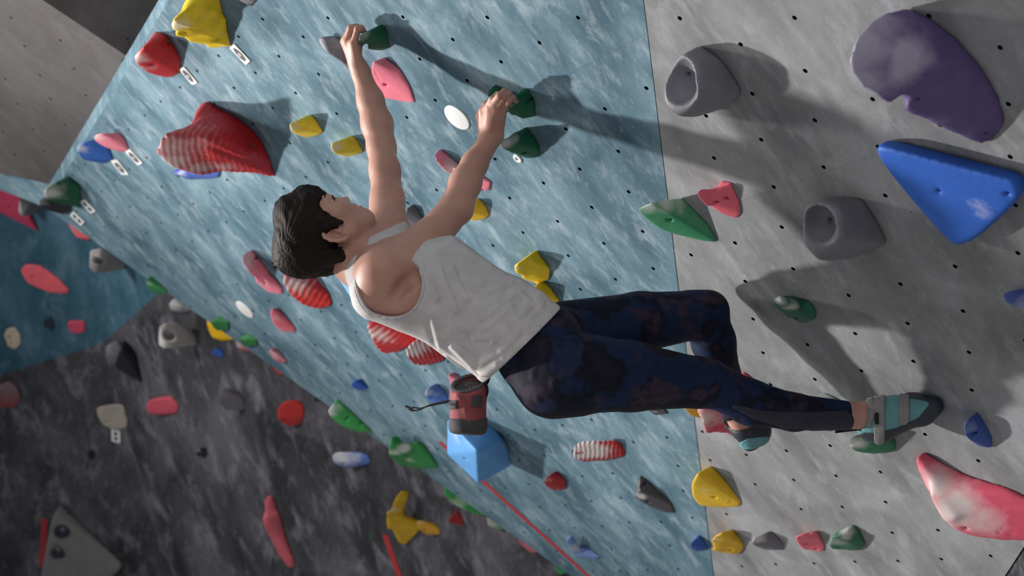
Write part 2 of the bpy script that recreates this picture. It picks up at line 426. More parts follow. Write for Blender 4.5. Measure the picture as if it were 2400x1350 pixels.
blue = pxpoly(MAIN, [(545, -250), (1477, -250), (1690, 1500), (1553, 1500), (108, 487), (163, 389)])
gray = pxpoly(MAIN, [(1479, -250), (2750, -250), (2750, 745), (2257, 1500), (1692, 1500)])
wall_center = tag(slab('wall_center', MAIN, pxpoly(MAIN, [(552, -250), (1475, -250), (1688, 1500), (1556, 1500), (114, 487), (168, 389)]), -.031, -.16, M_BACK), 'steep overhanging climbing wall painted mottled blue, behind the climber', 'wall', kind='structure')
wall_right = tag(slab('wall_right', MAIN, pxpoly(MAIN, [(1482, -250), (2750, -250), (2750, 745), (2262, 1495), (1694, 1500)]), -.031, -.16, M_BACK), 'steep overhanging climbing wall painted pale grey, right of the blue wall', 'wall', kind='structure')
GAP = .00022
for wall, poly, joints, mat in ((wall_center, blue, (.692, 1.889), M_BLUE), (wall_right, gray, (1.160, 1.889), M_GRAY)):
    lo = -99
    hs = grid_holes(MAIN, poly, 3.703, .358, .1805, .1127, .0803)
    bolt_holes(MAIN, hs, wall)
    for hi in list(joints) + [99]:
        p = clip_poly(clip_poly(poly, (0, 1), hi - GAP), (0, -1), -(lo + GAP)); lo = hi
        if len(p) > 2: panel('panel', MAIN, p, [q for q in hs if inside(p, q, HR + .001)], mat, wall)
# bevelled edge strip along the left edge of the blue wall, and the lower edge trim
def strip(name, pts, mat, parent, thick=.03):
    """solid board from a camera-space outline"""
    P = np.array(pts); n = len(P); nn = np.cross(P[1] - P[0], P[2] - P[0]); nn /= np.linalg.norm(nn)
    if nn[2] < 0: nn = -nn
    V = np.concatenate([P, P + nn * thick]); og = W(P.mean(0))
    me = bpy.data.meshes.new(name)
    fs = [tuple(range(n)), tuple(range(2 * n - 1, n - 1, -1))] + [(i, n + i, n + (i + 1) % n, (i + 1) % n) for i in range(n)]
    me.from_pydata([tuple(v) for v in W(V) - og], [], fs); me.update()
    bm = bmesh.new(); bm.from_mesh(me); bmesh.ops.recalc_face_normals(bm, faces=bm.faces); bm.to_mesh(me); bm.free()
    ul = me.uv_layers.new(name='wall_metres'); e1 = P[1] - P[0]; e1 /= np.linalg.norm(e1); e2 = np.cross(nn, e1)
    for l in me.loops:
        v = V[l.vertex_index]; ul.data[l.index].uv = (v @ e1, v @ e2)
    return link(name, me, mat, parent, og - (np.array(parent.location) if parent is not None else 0))
m = MAIN.P
strip('edge_strip', [m(545, -250), m(392, 7), m(372, 0, -.035), m(524, -250, -.035)], M_BLUE, wall_center, .015)
strip('edge_strip', [m(392, 7), m(222, 293), m(200, 292, -.035), m(372, 0, -.035)], M_BLUE, wall_center, .015)
strip('edge_strip', [m(222, 293), m(163, 389), m(108, 487), m(100, 460, -.035), m(115, 431, -.035), m(200, 292, -.035)], M_BLUE, wall_center, .015)
# far right: the next wall turns away below the grey one
wall_lower = strip('wall_lower_right', [m(2256, 1505, -.03), m(2750, 748, -.03), m(2900, 1000, .25), m(2500, 1700, .25)], M_DARK, None, .02)
tag(wall_lower, 'dark grey wall section at the bottom right corner', 'wall', kind='structure')
# upper left: taupe overhang that meets the edge strip
P3 = m(115, 431, -.037); P2 = m(296, 131, -.037)
K1 = at(100, 0, 5.36)
n1 = np.cross(P2 - P3, K1 - P3)
def onp(n, p, x, y):
    r = at(x, y, 1.0); return r * (n @ p) / (n @ r)
f1 = [P3, P2, onp(n1, P3, 100, 0), onp(n1, P3, -150, -165), onp(n1, P3, -300, 355), onp(n1, P3, 0, 405)]
n2 = np.cross(at(390, 0, 5.62) - P2, K1 - P2)
f2 = [P2, onp(n2, P2, 310, 131), onp(n2, P2, 400, 0), onp(n2, P2, 520, -200), onp(n2, P2, -150, -165), onp(n2, P2, 100, 0)]
wl = bpy.data.objects.new('wall_left', None); COL.objects.link(wl); wl.location = tuple(W(P2))
tag(wl, 'taupe overhanging wall section at the upper left corner, beside the blue wall', 'wall', kind='structure')
def plane_of(pts):
    n = np.cross(pts[1] - pts[0], pts[2] - pts[0]); n /= np.linalg.norm(n)
    if n[2] > 0: n = -n
    return Plane(n, pts[0])
for pts, u0 in ((f1, .03), (f2, .1)):
    pl = plane_of(pts); poly = [(p @ pl.H, p @ pl.U) for p in pts]
    hs = grid_holes(pl, poly, u0, .02, .215, .135, .1, .04)
    panel('panel', pl, poly, hs, M_BROWN, wl, .05); bolt_holes(pl, hs, wl)
tr = strip('trim_1', [P3 + [0, 0, .03], m(108, 487, -.03), at(60, 468, 7.1), at(0, 444, 7.2), at(-200, 370, 7.3), at(-200, 330, 7.25), at(0, 400, 7.0)], M_BLUE, None, .3)
tag(tr, 'pale blue ledge under the taupe wall section', 'trim', kind='structure')

# far walls, lower left, out of focus
FB = Plane((-.60, .45, -.66), at(240, 800, 8.0))
FA = Plane((-.25, .50, -.83), at(240, 800, 8.0))
fold = lambda y: 222 + (y - 600) * .145 if y < 800 else 251 + (y - 800) * .19
wall_back = bpy.data.objects.new('wall_back', None); COL.objects.link(wall_back); wall_back.location = tuple(W(FB.P(400, 900)))
tag(wall_back, 'far wall behind the blue overhang, teal above and charcoal below', 'wall', kind='structure')
wall_far = bpy.data.objects.new('wall_far_left', None); COL.objects.link(wall_far); wall_far.location = tuple(W(FA.P(0, 900)))
tag(wall_far, 'shaded far wall at the left edge, teal above and charcoal below', 'wall', kind='structure')
def dirline(plA, plB, y0, y1):
    """the fold: intersection of the two planes, as image x at a given y"""
    d = np.cross(plA.N, plB.N); p = at(240, 800, 8.0)
    def X(y):
        t = 0.0
        for _ in range(30):
            q = p + d * t; e = 675 + F_PX * q[1] / q[2] - y
            q2 = p + d * (t + .01); s = (675 + F_PX * q2[1] / q2[2] - y - e) / .01; t -= e / s
        q = p + d * t; return 1200 + F_PX * q[0] / q[2]
    return X(y0), X(y1)
xa, xb = dirline(FA, FB, 380, 1600)
print('fold x at 380/1600:', xa, xb)
fx = lambda y: xa + (xb - xa) * (y - 380) / 1220
yb = 803
panel('panel', FB, pxpoly(FB, [(fx(380) , 380), (760, 380), (640, 470), (372, 688), (fx(yb), yb)]), [], M_TEAL, wall_back)
panel('panel', FB, pxpoly(FB, [(fx(yb), yb), (372, 688), (640, 470), (1900, 1200), (1900, 1600), (fx(1600), 1600)]), [], M_DARK, wall_back)
panel('panel', FA, pxpoly(FA, [(-350, 330), (fx(330), 330), (fx(yb), yb), (0, 880), (-350, 1000)]), [], M_TEAL, wall_far)
panel('panel', FA, pxpoly(FA, [(-350, 1000), (0, 880), (fx(yb), yb), (fx(1600), 1600), (-350, 1600)]), [], M_DARK, wall_far)
# floor mats (below the frame)
fl = bpy.data.meshes.new('floor'); fl.from_pydata([(-9, -8, 0), (9, -8, 0), (9, 12, 0), (-9, 12, 0)], [], [(0, 1, 2, 3)])
tag(link('floor', fl, M_FLOOR), 'grey padded crash mat floor below the walls', 'floor', kind='structure')
# ------------------------------------------------------------------ climbing holds
bm = bmesh.new(); bmesh.ops.create_cone(bm, cap_ends=True, segments=12, radius1=.0052, radius2=.0052, depth=.006)
BOLT = bpy.data.meshes.new('bolt'); bm.to_mesh(BOLT); bm.free(); BOLT.materials.append(M_STEEL)
def H(label, col, hulls, k=7, chalk=(), bolt=(), cut=(), pl=MAIN, ribs=None, groove=None, lump=0, name='climbing_hold', cat='climbing hold', group=None, blend=10, chalk_c='d9d4cf', res=56, mat=None):
    f = Field(); allp = []; hs = (.5 if pl is FA else 1.0) if pl is not MAIN or name == 'wooden_volume' else 1.3
    hulls = [[(x, y, h * hs) for x, y, h in hl] for hl in hulls]
    cut = [(a, b, c * hs, d, e, g, h * hs, i) for a, b, c, d, e, g, h, i in cut]
    for hl in hulls:
        pts = []
        for x, y, h in hl:
            p = pl.P(x, y, max(h, 3.0) / 1000); pts.append(p)
            if h <= 13: pts.append(p - pl.N * (.03 + h / 1000))
        if min(h for _, _, h in hl) > 13: pts += [p - pl.N * .010 for p in pts]
        f.add(sd_hull(pts, k / 1000), blend / 1000 if len(hulls) > 1 else 0); allp += pts
    allp = np.array(allp)
    for c in cut:
        a = pl.P(c[0], c[1], c[2] / 1000); b = pl.P(c[4], c[5], c[6] / 1000)
        f.sub(sd_cone(a, b, c[3] / 1000, c[7] / 1000), .006)
    if ribs:                                     # raised ribs across the hold
        (x1, y1, x2, y2, n, amp) = ribs
        a = pl.P(x1, y1, .03); b = at(x2, y2, a[2]); ab = b - a; L2 = ab @ ab
        f.disp(lambda P: -(amp * (1 if amp < 2.3 else .5) / 1000) * np.cos(2 * math.pi * n * ((P - a) @ ab) / L2 + 1.2 * vnoise(P, .12, 5)))
    if lump: f.disp(lambda P: lump / 1000 * vnoise(P, .055, len(label)))
    if groove:
        for (x1, y1, h1, x2, y2, h2, r) in groove:
            h1 *= hs; h2 *= hs
            f.sub(sd_cone(pl.P(x1, y1, h1 / 1000), pl.P(x2, y2, h2 / 1000), r / 1000, r / 1000), .003)
    def hit(x, y):
        zc = allp[:, 2]; z = f.ray(x, y, zc.min() - .1, zc.max() + .1, 500)
        return None if z is None else at(x, y, z)
    bp = []
    for x, y in bolt:
        p = hit(x, y)
        if p is None: continue
        f.sub(sd_cone(p + pl.N * .004, p - pl.N * .015, .0075, .0065), .002); bp.append(p - pl.N * .014)
    f.off(.0016)
    spots = [(hit(x, y), r / 1000, a) for x, y, r, a in chalk]
    f.cut(sd_half(pl.N * -pl.dn, -pl.N))
    base = allp - np.outer(pl.h(allp), pl.N); og = W(base.mean(0))
    size = (allp.max(0) - allp.min(0)).max()
    def attr(V):
        c = np.zeros(len(V)) - .12
        for p, r, a in spots:
            if p is not None: c = np.maximum(c, a * np.exp(-(np.linalg.norm(V - p, axis=1) / r) ** 2) - .12)
        if ribs:
            (x1, y1, x2, y2, n, amp) = ribs; a_ = pl.P(x1, y1, .03); b_ = at(x2, y2, a_[2]); ab_ = b_ - a_
            c += (.10 if n > 15 else .22) * np.cos(2 * math.pi * n * ((V - a_) @ ab_) / (ab_ @ ab_) + 1.2 * vnoise(V, .12, 5)) * (c > 0)
        return c
    H.hit = hit
    o = sdf_obj(name, f, max(.0016, size / res), mat or hold_mat(col, chalk_c), None, og, 2 + int(k * .45), None, attr)
    tag(o, label, cat, group); H.obj = o
    q = (Vector(M3 @ pl.N)).to_track_quat('Z', 'Y')
    for p in bp:
        b = bpy.data.objects.new('bolt', BOLT); COL.objects.link(b); b.parent = o; b.location = tuple(W(p) - og); b.rotation_mode = 'QUATERNION'; b.rotation_quaternion = q
    return o
def emboss(strokes, r, mat, parent, hit):
    f = Field(); lift = .0006
    for st in strokes:
        P = [hit(x, y) for x, y in st]
        for a, b in zip(P, P[1:]):
            if a is not None and b is not None: f.add(sd_cone(a, b, r / 1000, r / 1000))
    if f.ops: sdf_obj('embossed_mark', f, .0006, mat, parent, None, 0)
RED = 'b8302f'; PINK = 'e8798a'; YEL = 'e6c02a'; GRN = '1d6a45'; LGRN = '3f9a52'; BLU = '2a55a6'; LBLU = '7ba2cf'; GRY = '77757c'; DGRY = '55545a'; BLK = '25282c'; PUR = '5b4a78'

# --- grey wall, right
H('big purple sloper at the top right with a chalky rounded end', PUR, [[(2085, 23, 20), (2160, 45, 0), (2250, 97, 0), (2310, 165, 0), (2350, 240, 0), (2358, 292, 0), (2332, 333, 0), (2290, 341, 10), (2235, 318, 40), (2110, 242, 100), (2080, 236, 120), (2030, 226, 140), (1996, 198, 150), (1980, 150, 150), (1988, 108, 140), (2030, 52, 90)]], 16,
  [(2010, 110, 85, 1.15), (2020, 190, 60, 1.0), (2060, 60, 60, .8), (2130, 135, 48, 1.15), (2105, 165, 40, .9), (2250, 330, 60, .4), (2180, 290, 40, .3)], [(2145, 238), (2305, 316)], [(2090, 246, 98, 22, 2116, 232, 98, 14)], chalk_c='a79fb0', lump=1.2, res=60)
H('big blue triangular hold with rounded corners below the purple sloper', '2458b0', [[(2064, 346, 36), (2380, 428, 36), (2391, 448, 34), (2378, 480, 34), (2275, 568, 38), (2245, 578, 38), (2222, 570, 38), (2130, 452, 38), (2051, 364, 34), (2051, 346, 34), (2078, 338, 0), (2396, 422, 0), (2402, 442, 0), (2290, 550, 0), (2258, 562, 0), (2136, 440, 0)]], 16,
  [(2300, 490, 40, .35)], [(2200, 447), (2068, 377), (2361, 455)], res=60)
H('grey jug with a deep scoop at the top, right of the blue and grey seam', '7b7980', [[(1640, 122, 5), (1690, 150, 0), (1725, 190, 0), (1738, 215, 0), (1726, 237, 0), (1690, 257, 0), (1625, 274, 35), (1592, 274, 95), (1560, 244, 90), (1556, 195, 74), (1573, 148, 58), (1608, 124, 38), (1632, 150, 52), (1636, 205, 78), (1618, 258, 88), (1592, 165, 0), (1588, 215, 0), (1612, 255, 0), (1606, 142, 0)]], 10,
  [(1580, 265, 25, .4)], [(1612, 176)], [(1595, 186, 66, 46, 1591, 200, 76, 46)], res=64)
H('darker grey jug with a scoop, left of the blue triangle', '716f75', [[(1985, 467, 15), (2030, 485, 0), (2068, 540, 0), (2080, 570, 0), (2050, 588, 0), (1998, 606, 30), (1920, 610, 92), (1888, 578, 95), (1881, 520, 82), (1886, 484, 70), (1925, 467, 50), (1968, 490, 58), (1974, 550, 80), (1916, 500, 0), (1912, 560, 0), (1942, 595, 0), (1938, 480, 0)]], 10,
  [], [(1945, 516)], [(1924, 520, 72, 38, 1921, 540, 84, 38)], res=64)
H('long green horn straddling the blue and grey seam, chalky along its top', '46946a', [[(1496, 488, 60), (1500, 502, 60), (1555, 541, 40), (1600, 546, 20), (1650, 563, 0), (1681, 567, 0), (1655, 522, 0), (1612, 479, 0), (1575, 468, 15), (1530, 474, 50)]], 6,
  [(1515, 480, 30, .9), (1560, 475, 28, .8), (1595, 480, 24, .5), (1545, 520, 40, .25)], [(1570, 515)], res=60)
H('small pink horned hold beside the green horn', 'ee6c7c', [[(1693, 426, 0), (1712, 430, 0), (1731, 475, 0), (1734, 500, 0), (1724, 510, 0), (1695, 500, 12), (1660, 475, 30), (1672, 452, 22), (1682, 450, 12)], [(1637, 452, 42), (1640, 463, 42), (1660, 478, 30), (1680, 465, 18), (1665, 452, 28)]], 4, [], [(1677, 474), (1701, 465)])
H('green edge hold with a chalky top, in the shade right of the bent knee', '1f5f48', [[(1897, 709, 0), (1912, 730, 0), (1909, 748, 0), (1880, 756, 0), (1852, 742, 20), (1850, 722, 25), (1885, 722, 12)], [(1813, 702, 50), (1815, 717, 46), (1850, 743, 22), (1885, 738, 10), (1870, 714, 28), (1828, 694, 45), (1832, 706, 56), (1852, 715, 0), (1880, 735, 0)]], 4, [(1825, 705, 25, .8), (1855, 720, 25, .7)], [(1862, 745)])
H('blue hold cut by the right edge of the frame', '4a5c9e', [[(2353, 690, 25), (2375, 680, 12), (2440, 700, 0), (2440, 732, 0), (2390, 723, 20), (2358, 706, 35)]], 6, [(2400, 715, 30, .4)])
H('small blue hold with a bolt, right of the toe of the climbing shoe', '3c5aa0', [[(2290, 979, 0), (2310, 1000, 0), (2323, 1025, 0), (2323, 1048, 0), (2295, 1044, 10), (2266, 1025, 40), (2258, 1000, 40), (2270, 984, 30)]], 6, [(2275, 1000, 28, .35)], [(2283, 1017)])
H('big pink and white chalked horn at the right edge, lower corner', 'e25a72', [[(2150, 1071, 20), (2168, 1069, 5), (2230, 1100, 0), (2290, 1145, 0), (2235, 1205, 60), (2175, 1150, 40), (2146, 1086, 25)], [(2215, 1108, 10), (2290, 1152, 0), (2360, 1153, 10), (2440, 1185, 0), (2440, 1268, 20), (2350, 1265, 30), (2275, 1256, 50), (2228, 1235, 70), (2180, 1160, 60)]], 10,
  [(2200, 1140, 55, .95), (2240, 1190, 70, 1.1), (2300, 1220, 60, .8)], [(2262, 1238)], groove=[(2335, 1250, 40, 2385, 1208, 35, 3), (2368, 1255, 35, 2388, 1212, 33, 2.5)], blend=30, res=64)
H('yellow teardrop hold on the seam with a bolt hole', 'e6ba2a', [[(1668, 1101, 0), (1700, 1128, 0), (1736, 1175, 0), (1736, 1186, 0), (1690, 1188, 0), (1640, 1184, 25), (1622, 1160, 45), (1622, 1130, 50), (1638, 1108, 38)]], 8, [(1650, 1150, 35, .35)], [(1674, 1165)])
emboss([[(1703, 1172), (1706, 1170), (1709, 1172), (1711, 1177), (1709, 1181), (1706, 1181), (1703, 1177), (1703, 1172)], [(1706, 1172), (1708, 1180)], [(1712, 1180), (1718, 1179), (1723, 1180)]], .9, hold_mat('e6ba2a'), H.obj, H.hit)
H('yellow lumpy hold in the bottom row, nearest the seam', 'e2b024', [[(1704, 1244, 15), (1720, 1255, 0), (1743, 1280, 0), (1736, 1296, 0), (1690, 1296, 15), (1671, 1285, 40), (1671, 1264, 45), (1690, 1250, 40)]], 5, [(1680, 1265, 18, .5)], [(1712, 1289)], lump=1.5)
H('grey rounded hold in the bottom row with a chalky left side', '6e6d74', [[(1790, 1251, 15), (1815, 1254, 0), (1834, 1275, 0), (1832, 1288, 0), (1792, 1287, 10), (1765, 1276, 40), (1767, 1261, 40)]], 6, [(1775, 1262, 28, .9)])
H('pink pointed hold in the bottom row with two bolts', 'ee7180', [[(1905, 1246, 14), (1918, 1259, 0), (1931, 1281, 0), (1929, 1292, 0), (1900, 1288, 8), (1880, 1280, 22), (1890, 1260, 22)], [(1866, 1258, 38), (1868, 1272, 36), (1890, 1285, 14), (1905, 1262, 14), (1886, 1253, 28), (1892, 1272, 0), (1900, 1262, 0)]], 6, [], [(1888, 1275), (1912, 1286)])
H('green bean-shaped hold in the bottom row, farthest right', '2c6a50', [[(1962, 1250, 26), (1985, 1243, 20), (2004, 1243, 10), (2022, 1260, 0), (2031, 1279, 0), (2000, 1284, 0), (1985, 1265, 20)], [(1947, 1258, 44), (1937, 1272, 46), (1946, 1288, 28), (1985, 1287, 5), (2010, 1283, 0), (1990, 1258, 28), (1962, 1254, 42)]], 12, [(1985, 1248, 25, .9), (1960, 1270, 35, .6)], blend=25)
H('green hold under the right climbing shoe, chalked white at its left end', '1f7048', [[(2060, 1025, 10), (2098, 1038, 0), (2096, 1056, 0), (2050, 1062, 5), (2005, 1057, 40), (1991, 1042, 52), (1996, 1026, 50), (2050, 1018, 40)]], 6, [(2003, 1040, 34, 1.1)])
H('pink pitted hold behind the left climbing shoe', 'c9485a', [[(1636, 955, 60), (1636, 985, 70), (1662, 1012, 60), (1705, 1019, 30), (1745, 1010, 0), (1752, 960, 0), (1710, 935, 10), (1660, 940, 50)], [(1698, 995, 24), (1738, 1005, 0), (1730, 1024, 0), (1703, 1018, 20), (1720, 1000, 22)], [(1690, 895, 20), (1745, 873, 0), (1782, 903, 0), (1765, 970, 0), (1705, 965, 30)]], 7, [(1650, 980, 50, .8)], [(1668, 990)], lump=1.5, res=56)
H('pale green hold half hidden behind the right calf', '4b7d66', [[(1905, 932, 20), (1950, 930, 0), (1988, 950, 0), (1985, 1004, 0), (1940, 1010, 10), (1900, 965, 40)]], 6, [(1930, 935, 30, .9)])
H('yellow sliver of a hold at the seam behind the thigh', 'cfa638', [[(1604, 952, 20), (1640, 950, 0), (1642, 978, 0), (1620, 973, 15)]], 5)
H('dark chipped hold peeking below the thigh', '3b3b40', [[(1514, 955, 15), (1550, 952, 0), (1563, 967, 0), (1538, 973, 6)]], 4, [(1535, 965, 10, .4)], lump=1)
# --- blue wall, upper left
H('tall crumpled yellow hold at the top left with a white tag', 'e8c520', [[(470, -40, 0), (514, -10, 0), (542, 108, 0), (505, 110, 5), (455, -20, 40), (402, 62, 112), (404, 76, 108), (430, 90, 80), (412, 44, 112), (455, 6, 66)]], 6, [(412, 62, 45, .75)], [(430, 78), (508, 94)], lump=5, groove=[(412, 60, 112, 470, 70, 60, 3), (440, 25, 85, 500, 60, 30, 3)], res=56)
H('red angular hold at the left with a small horn on top', 'b8282c', [[(364, 82, 5), (388, 92, 0), (423, 140, 0), (421, 172, 0), (395, 182, 0), (358, 98, 50), (315, 134, 82), (318, 147, 82), (345, 171, 50), (335, 112, 80)], [(358, 98, 30), (363, 77, 5), (386, 92, 0), (372, 104, 20)]], 5, [(320, 135, 40, .8), (345, 160, 35, .35)], [(355, 151), (387, 107)], groove=[(395, 112, 20, 368, 140, 42, 2), (368, 140, 42, 392, 178, 10, 2)])
H('big red ribbed shell-shaped sloper, chalked along its lower left', 'b01c22', [[(367, 355, 200), (371, 333, 205), (390, 312, 195), (418, 302, 160), (450, 300, 120), (520, 320, 100), (570, 350, 70), (560, 395, 50), (520, 401, 80), (470, 412, 112), (430, 401, 155), (388, 384, 185), (590, 325, 0), (625, 380, 0), (548, 290, 0)], [(478, 243, 0), (470, 249, 12), (466, 257, 48), (450, 284, 92), (480, 310, 120), (548, 288, 0), (600, 330, 0), (575, 360, 60)], [(590, 320, 0), (622, 360, 0), (645, 413, 0), (632, 413, 6), (560, 396, 50), (530, 360, 90)]], 10,
  [(385, 345, 110, .75), (400, 380, 80, .9), (470, 395, 70, .75), (520, 390, 60, .6), (440, 340, 90, .5)], [(581, 348)], ribs=(380, 330, 610, 400, 19, 1.5), blend=40, chalk_c='bcaeae', res=90)
H('flat blue hold hidden under the red ribbed sloper', '42599f', [[(405, 402, 8), (518, 400, 0), (513, 417, 0), (440, 420, 5), (416, 408, 20), (490, 380, 0)]], 5, [(425, 408, 30, .5)])
H('small yellow hold right of the red ribbed sloper, upper of two', 'e4c432', [[(728, 276, 0), (742, 288, 0), (756, 310, 0), (740, 318, 0), (715, 321, 10), (684, 310, 50), (677, 297, 58), (682, 289, 55), (715, 284, 25)]], 6, [(684, 300, 25, .7)])
H('small yellow hold above the head, lower of two', 'e6c634', [[(827, 328, 0), (840, 338, 0), (850, 355, 0), (836, 362, 0), (812, 367, 10), (785, 360, 48), (776, 347, 55), (782, 335, 52), (815, 330, 22)]], 6, [(784, 347, 25, .7)])
H('small pink hold at the left edge of the blue wall with a white tag', 'e88394', [[(268, 318, 15), (290, 325, 0), (301, 350, 0), (288, 356, 0), (245, 344, 30), (224, 330, 40), (224, 318, 40), (240, 314, 35)]], 6, [(228, 322, 30, .7)])
H('small blue hold at the left edge of the blue wall with a white tag', '2c5ba8', [[(238, 336, 10), (256, 350, 0), (265, 374, 0), (242, 382, 0), (200, 375, 32), (182, 358, 45), (181, 342, 45), (198, 334, 35)]], 6, [(186, 347, 35, .7)])
H('dark green hold at the corner of the taupe section, chalked at its left', '14583a', [[(160, 420, 5), (188, 440, 0), (190, 485, 0), (150, 479, 20), (112, 470, 62), (104, 450, 72), (110, 438, 70), (135, 428, 45)]], 6, [(112, 452, 55, 1.2), (140, 440, 40, .5)], [(151, 462)])
H('black knobbly hold with chalk under the dark green hold', '2a2a2e', [[(150, 475, 0), (166, 484, 0), (164, 497, 0), (140, 500, 4), (112, 492, 30), (120, 475, 35)], [(92, 468, 55), (94, 485, 52), (110, 492, 38), (125, 485, 30), (112, 466, 45)]], 5, [(98, 475, 35, .7)], chalk_c='8d8788')
H('grey lip of a hold cut by the top edge of the frame', '67656f', [[(560, -20, 0), (602, -15, 0), (600, 0, 0), (587, 14, 0), (562, 0, 18)]], 6, [(575, 0, 30, .3)])
H('long grey curved horn behind the left wrist', '706d78', [[(747, 90, 22), (757, 88, 20), (800, 104, 8), (838, 128, 0), (830, 165, 8), (800, 142, 26), (768, 124, 32), (750, 103, 26)], [(795, 135, 14), (850, 140, 0), (880, 192, 0), (860, 192, 0), (820, 164, 18)]], 6, [(775, 108, 50, .4)], groove=[(757, 97, 26, 825, 135, 14, 5)], cut=[(776, 130, 24, 5, 776, 130, 10, 5), (799, 141, 20, 5, 799, 141, 8, 5), (815, 141, 18, 5, 815, 141, 4, 5)], res=60)
H('green finger edge held by the left hand', '1d5c3e', [[(893, 67, 0), (908, 85, 0), (912, 112, 0), (895, 117, 0), (862, 115, 35), (846, 105, 60), (842, 84, 62), (865, 76, 45)]], 6, [(850, 88, 25, .5)], cut=[(858, 107, 55, 7, 858, 107, 25, 7)])
H('pink teardrop hold with a bolt, between the two hands', 'ee7f92', [[(905, 147, 5), (936, 165, 0), (960, 205, 0), (971, 240, 0), (945, 236, 4), (905, 229, 14), (880, 202, 22), (871, 170, 26), (874, 146, 24), (890, 142, 14)]], 6, [(885, 150, 20, .3)], [(903, 198)], groove=[(876, 165, 27, 890, 190, 24, 4)], res=56)
H('dark green horned edge held by the right hand', '0f5a3a', [[(1222, 214, 0), (1240, 219, 0), (1253, 245, 0), (1253, 272, 0), (1226, 277, 5), (1193, 262, 40), (1190, 247, 52), (1210, 225, 32)], [(1148, 232, 35), (1147, 214, 22), (1160, 210, 10), (1180, 226, 12), (1165, 243, 32)], [(1150, 238, 32), (1195, 245, 40), (1200, 262, 30), (1175, 262, 16), (1165, 226, 6), (1210, 238, 6)]], 5, [(1195, 248, 15, .4)], [(1240, 238)], blend=12, res=60)
H('green wrinkled hold with a chalky nose, below the right hand', '17603f', [[(1230, 309, 2), (1246, 325, 0), (1264, 350, 0), (1258, 369, 0), (1235, 370, 8), (1205, 360, 40), (1178, 350, 72), (1175, 338, 75), (1185, 325, 68), (1205, 317, 45)]], 6, [(1183, 338, 28, 1.0), (1205, 325, 25, .5)], [(1226, 359)], groove=[(1190, 342, 62, 1235, 322, 25, 2), (1200, 348, 52, 1245, 335, 15, 2), (1190, 342, 62, 1188, 350, 62, 2)], lump=1)
H('long pink hold crossing behind the right forearm', 'ee8496', [[(1019, 359, 18), (1030, 361, 8), (1080, 392, 0), (1072, 412, 8), (1045, 404, 26), (1022, 376, 30)], [(1072, 392, 5), (1115, 405, 0), (1150, 426, 0), (1147, 445, 0), (1122, 449, 10), (1060, 402, 25)]], 6, [(1060, 395, 35, .8)], [(1131, 446)], groove=[(1030, 370, 28, 1055, 402, 22, 4)])
H('small yellow hold beside the right elbow', 'e4b92c', [[(1120, 474, 2), (1138, 486, 0), (1145, 505, 0), (1135, 513, 0), (1108, 516, 10), (1089, 502, 32), (1090, 485, 35), (1102, 476, 26)]], 6, [(1100, 480, 20, .4)])
H('grey hold peeking over the left shoulder', '67656c', [[(955, 489, 20), (966, 489, 8), (992, 516, 0), (988, 532, 0), (955, 535, 8), (946, 505, 26)]], 5)
H('small dark blue hold in the gap between chin and left shoulder', '2f4a86', [[(860, 533, 10), (876, 532, 0), (884, 560, 0), (862, 565, 8)]], 4, [], [(869, 543)])
H('yellow folded hold right of the shirt, upper of two', 'ecc71e', [[(1252, 598, 12), (1266, 606, 0), (1288, 632, 0), (1285, 655, 0), (1258, 663, 8), (1225, 652, 35), (1222, 632, 45), (1240, 608, 30)], [(1206, 624, 58), (1208, 637, 54), (1228, 643, 40), (1252, 600, 10), (1240, 602, 30), (1215, 618, 58), (1240, 630, 4), (1264, 614, 0)]], 4, [(1212, 628, 20, .5)], [(1228, 654)])
H('yellow folded hold touching the shirt hem, lower of two', 'eac524', [[(1262, 667, 10), (1290, 680, 0), (1310, 705, 0), (1311, 724, 0), (1280, 730, 5), (1248, 700, 35), (1247, 680, 42)]], 5, [(1260, 685, 20, .4)], groove=[(1265, 690, 36, 1285, 715, 15, 3)])
# --- blue wall, left and middle
H('pink twisted hold left of the head with chalk', 'ee8598', [[(572, 594, 28), (590, 595, 5), (628, 640, 0), (618, 660, 12), (588, 642, 50), (568, 612, 48)], [(600, 640, 30), (625, 642, 0), (661, 676, 0), (661, 689, 0), (630, 684, 12), (600, 660, 36)]], 6, [(580, 610, 45, .7), (620, 668, 25, .3)], [(594, 612)], groove=[(592, 602, 40, 622, 665, 22, 5)])
H('red and white ribbed hold just below the head', 'c32a26', [[(680, 629, 28), (702, 630, 8), (735, 650, 0), (772, 690, 0), (778, 714, 0), (750, 723, 8), (715, 716, 30), (682, 692, 52), (665, 662, 62), (665, 642, 56)]], 6, [(690, 665, 60, .75)], ribs=(670, 640, 770, 715, 9, 2.8), res=60)
H('pale blue flat-faced volume behind the right shoulder', '7fabd6', [[(780, 632, 75), (800, 580, 75), (906, 690, 75), (906, 745, 75), (856, 750, 75), (805, 575, 0), (960, 700, 0), (950, 745, 0), (890, 725, 0)]], 3, [], [(806, 684)], name='wooden_volume', cat='volume')
H('red and white ribbed hold below the shoulder blade, larger of the pair', 'b92528', [[(868, 752, 60), (905, 748, 20), (978, 775, 0), (978, 802, 0), (940, 822, 0), (900, 829, 15), (878, 806, 42), (860, 770, 62), (861, 756, 62)]], 6, [(880, 785, 60, .8)], ribs=(868, 750, 935, 835, 9, 2.5), res=60)
H('red and white ribbed hold against the shirt, smaller of the pair', 'b32b2e', [[(955, 815, 60), (975, 795, 30), (1012, 793, 0), (1045, 812, 0), (1040, 845, 0), (990, 856, 8), (965, 850, 36), (952, 830, 60)]], 6, [(965, 825, 42, 1.1), (985, 815, 40, .8)], ribs=(955, 838, 1035, 812, 8, 2.2), res=60)
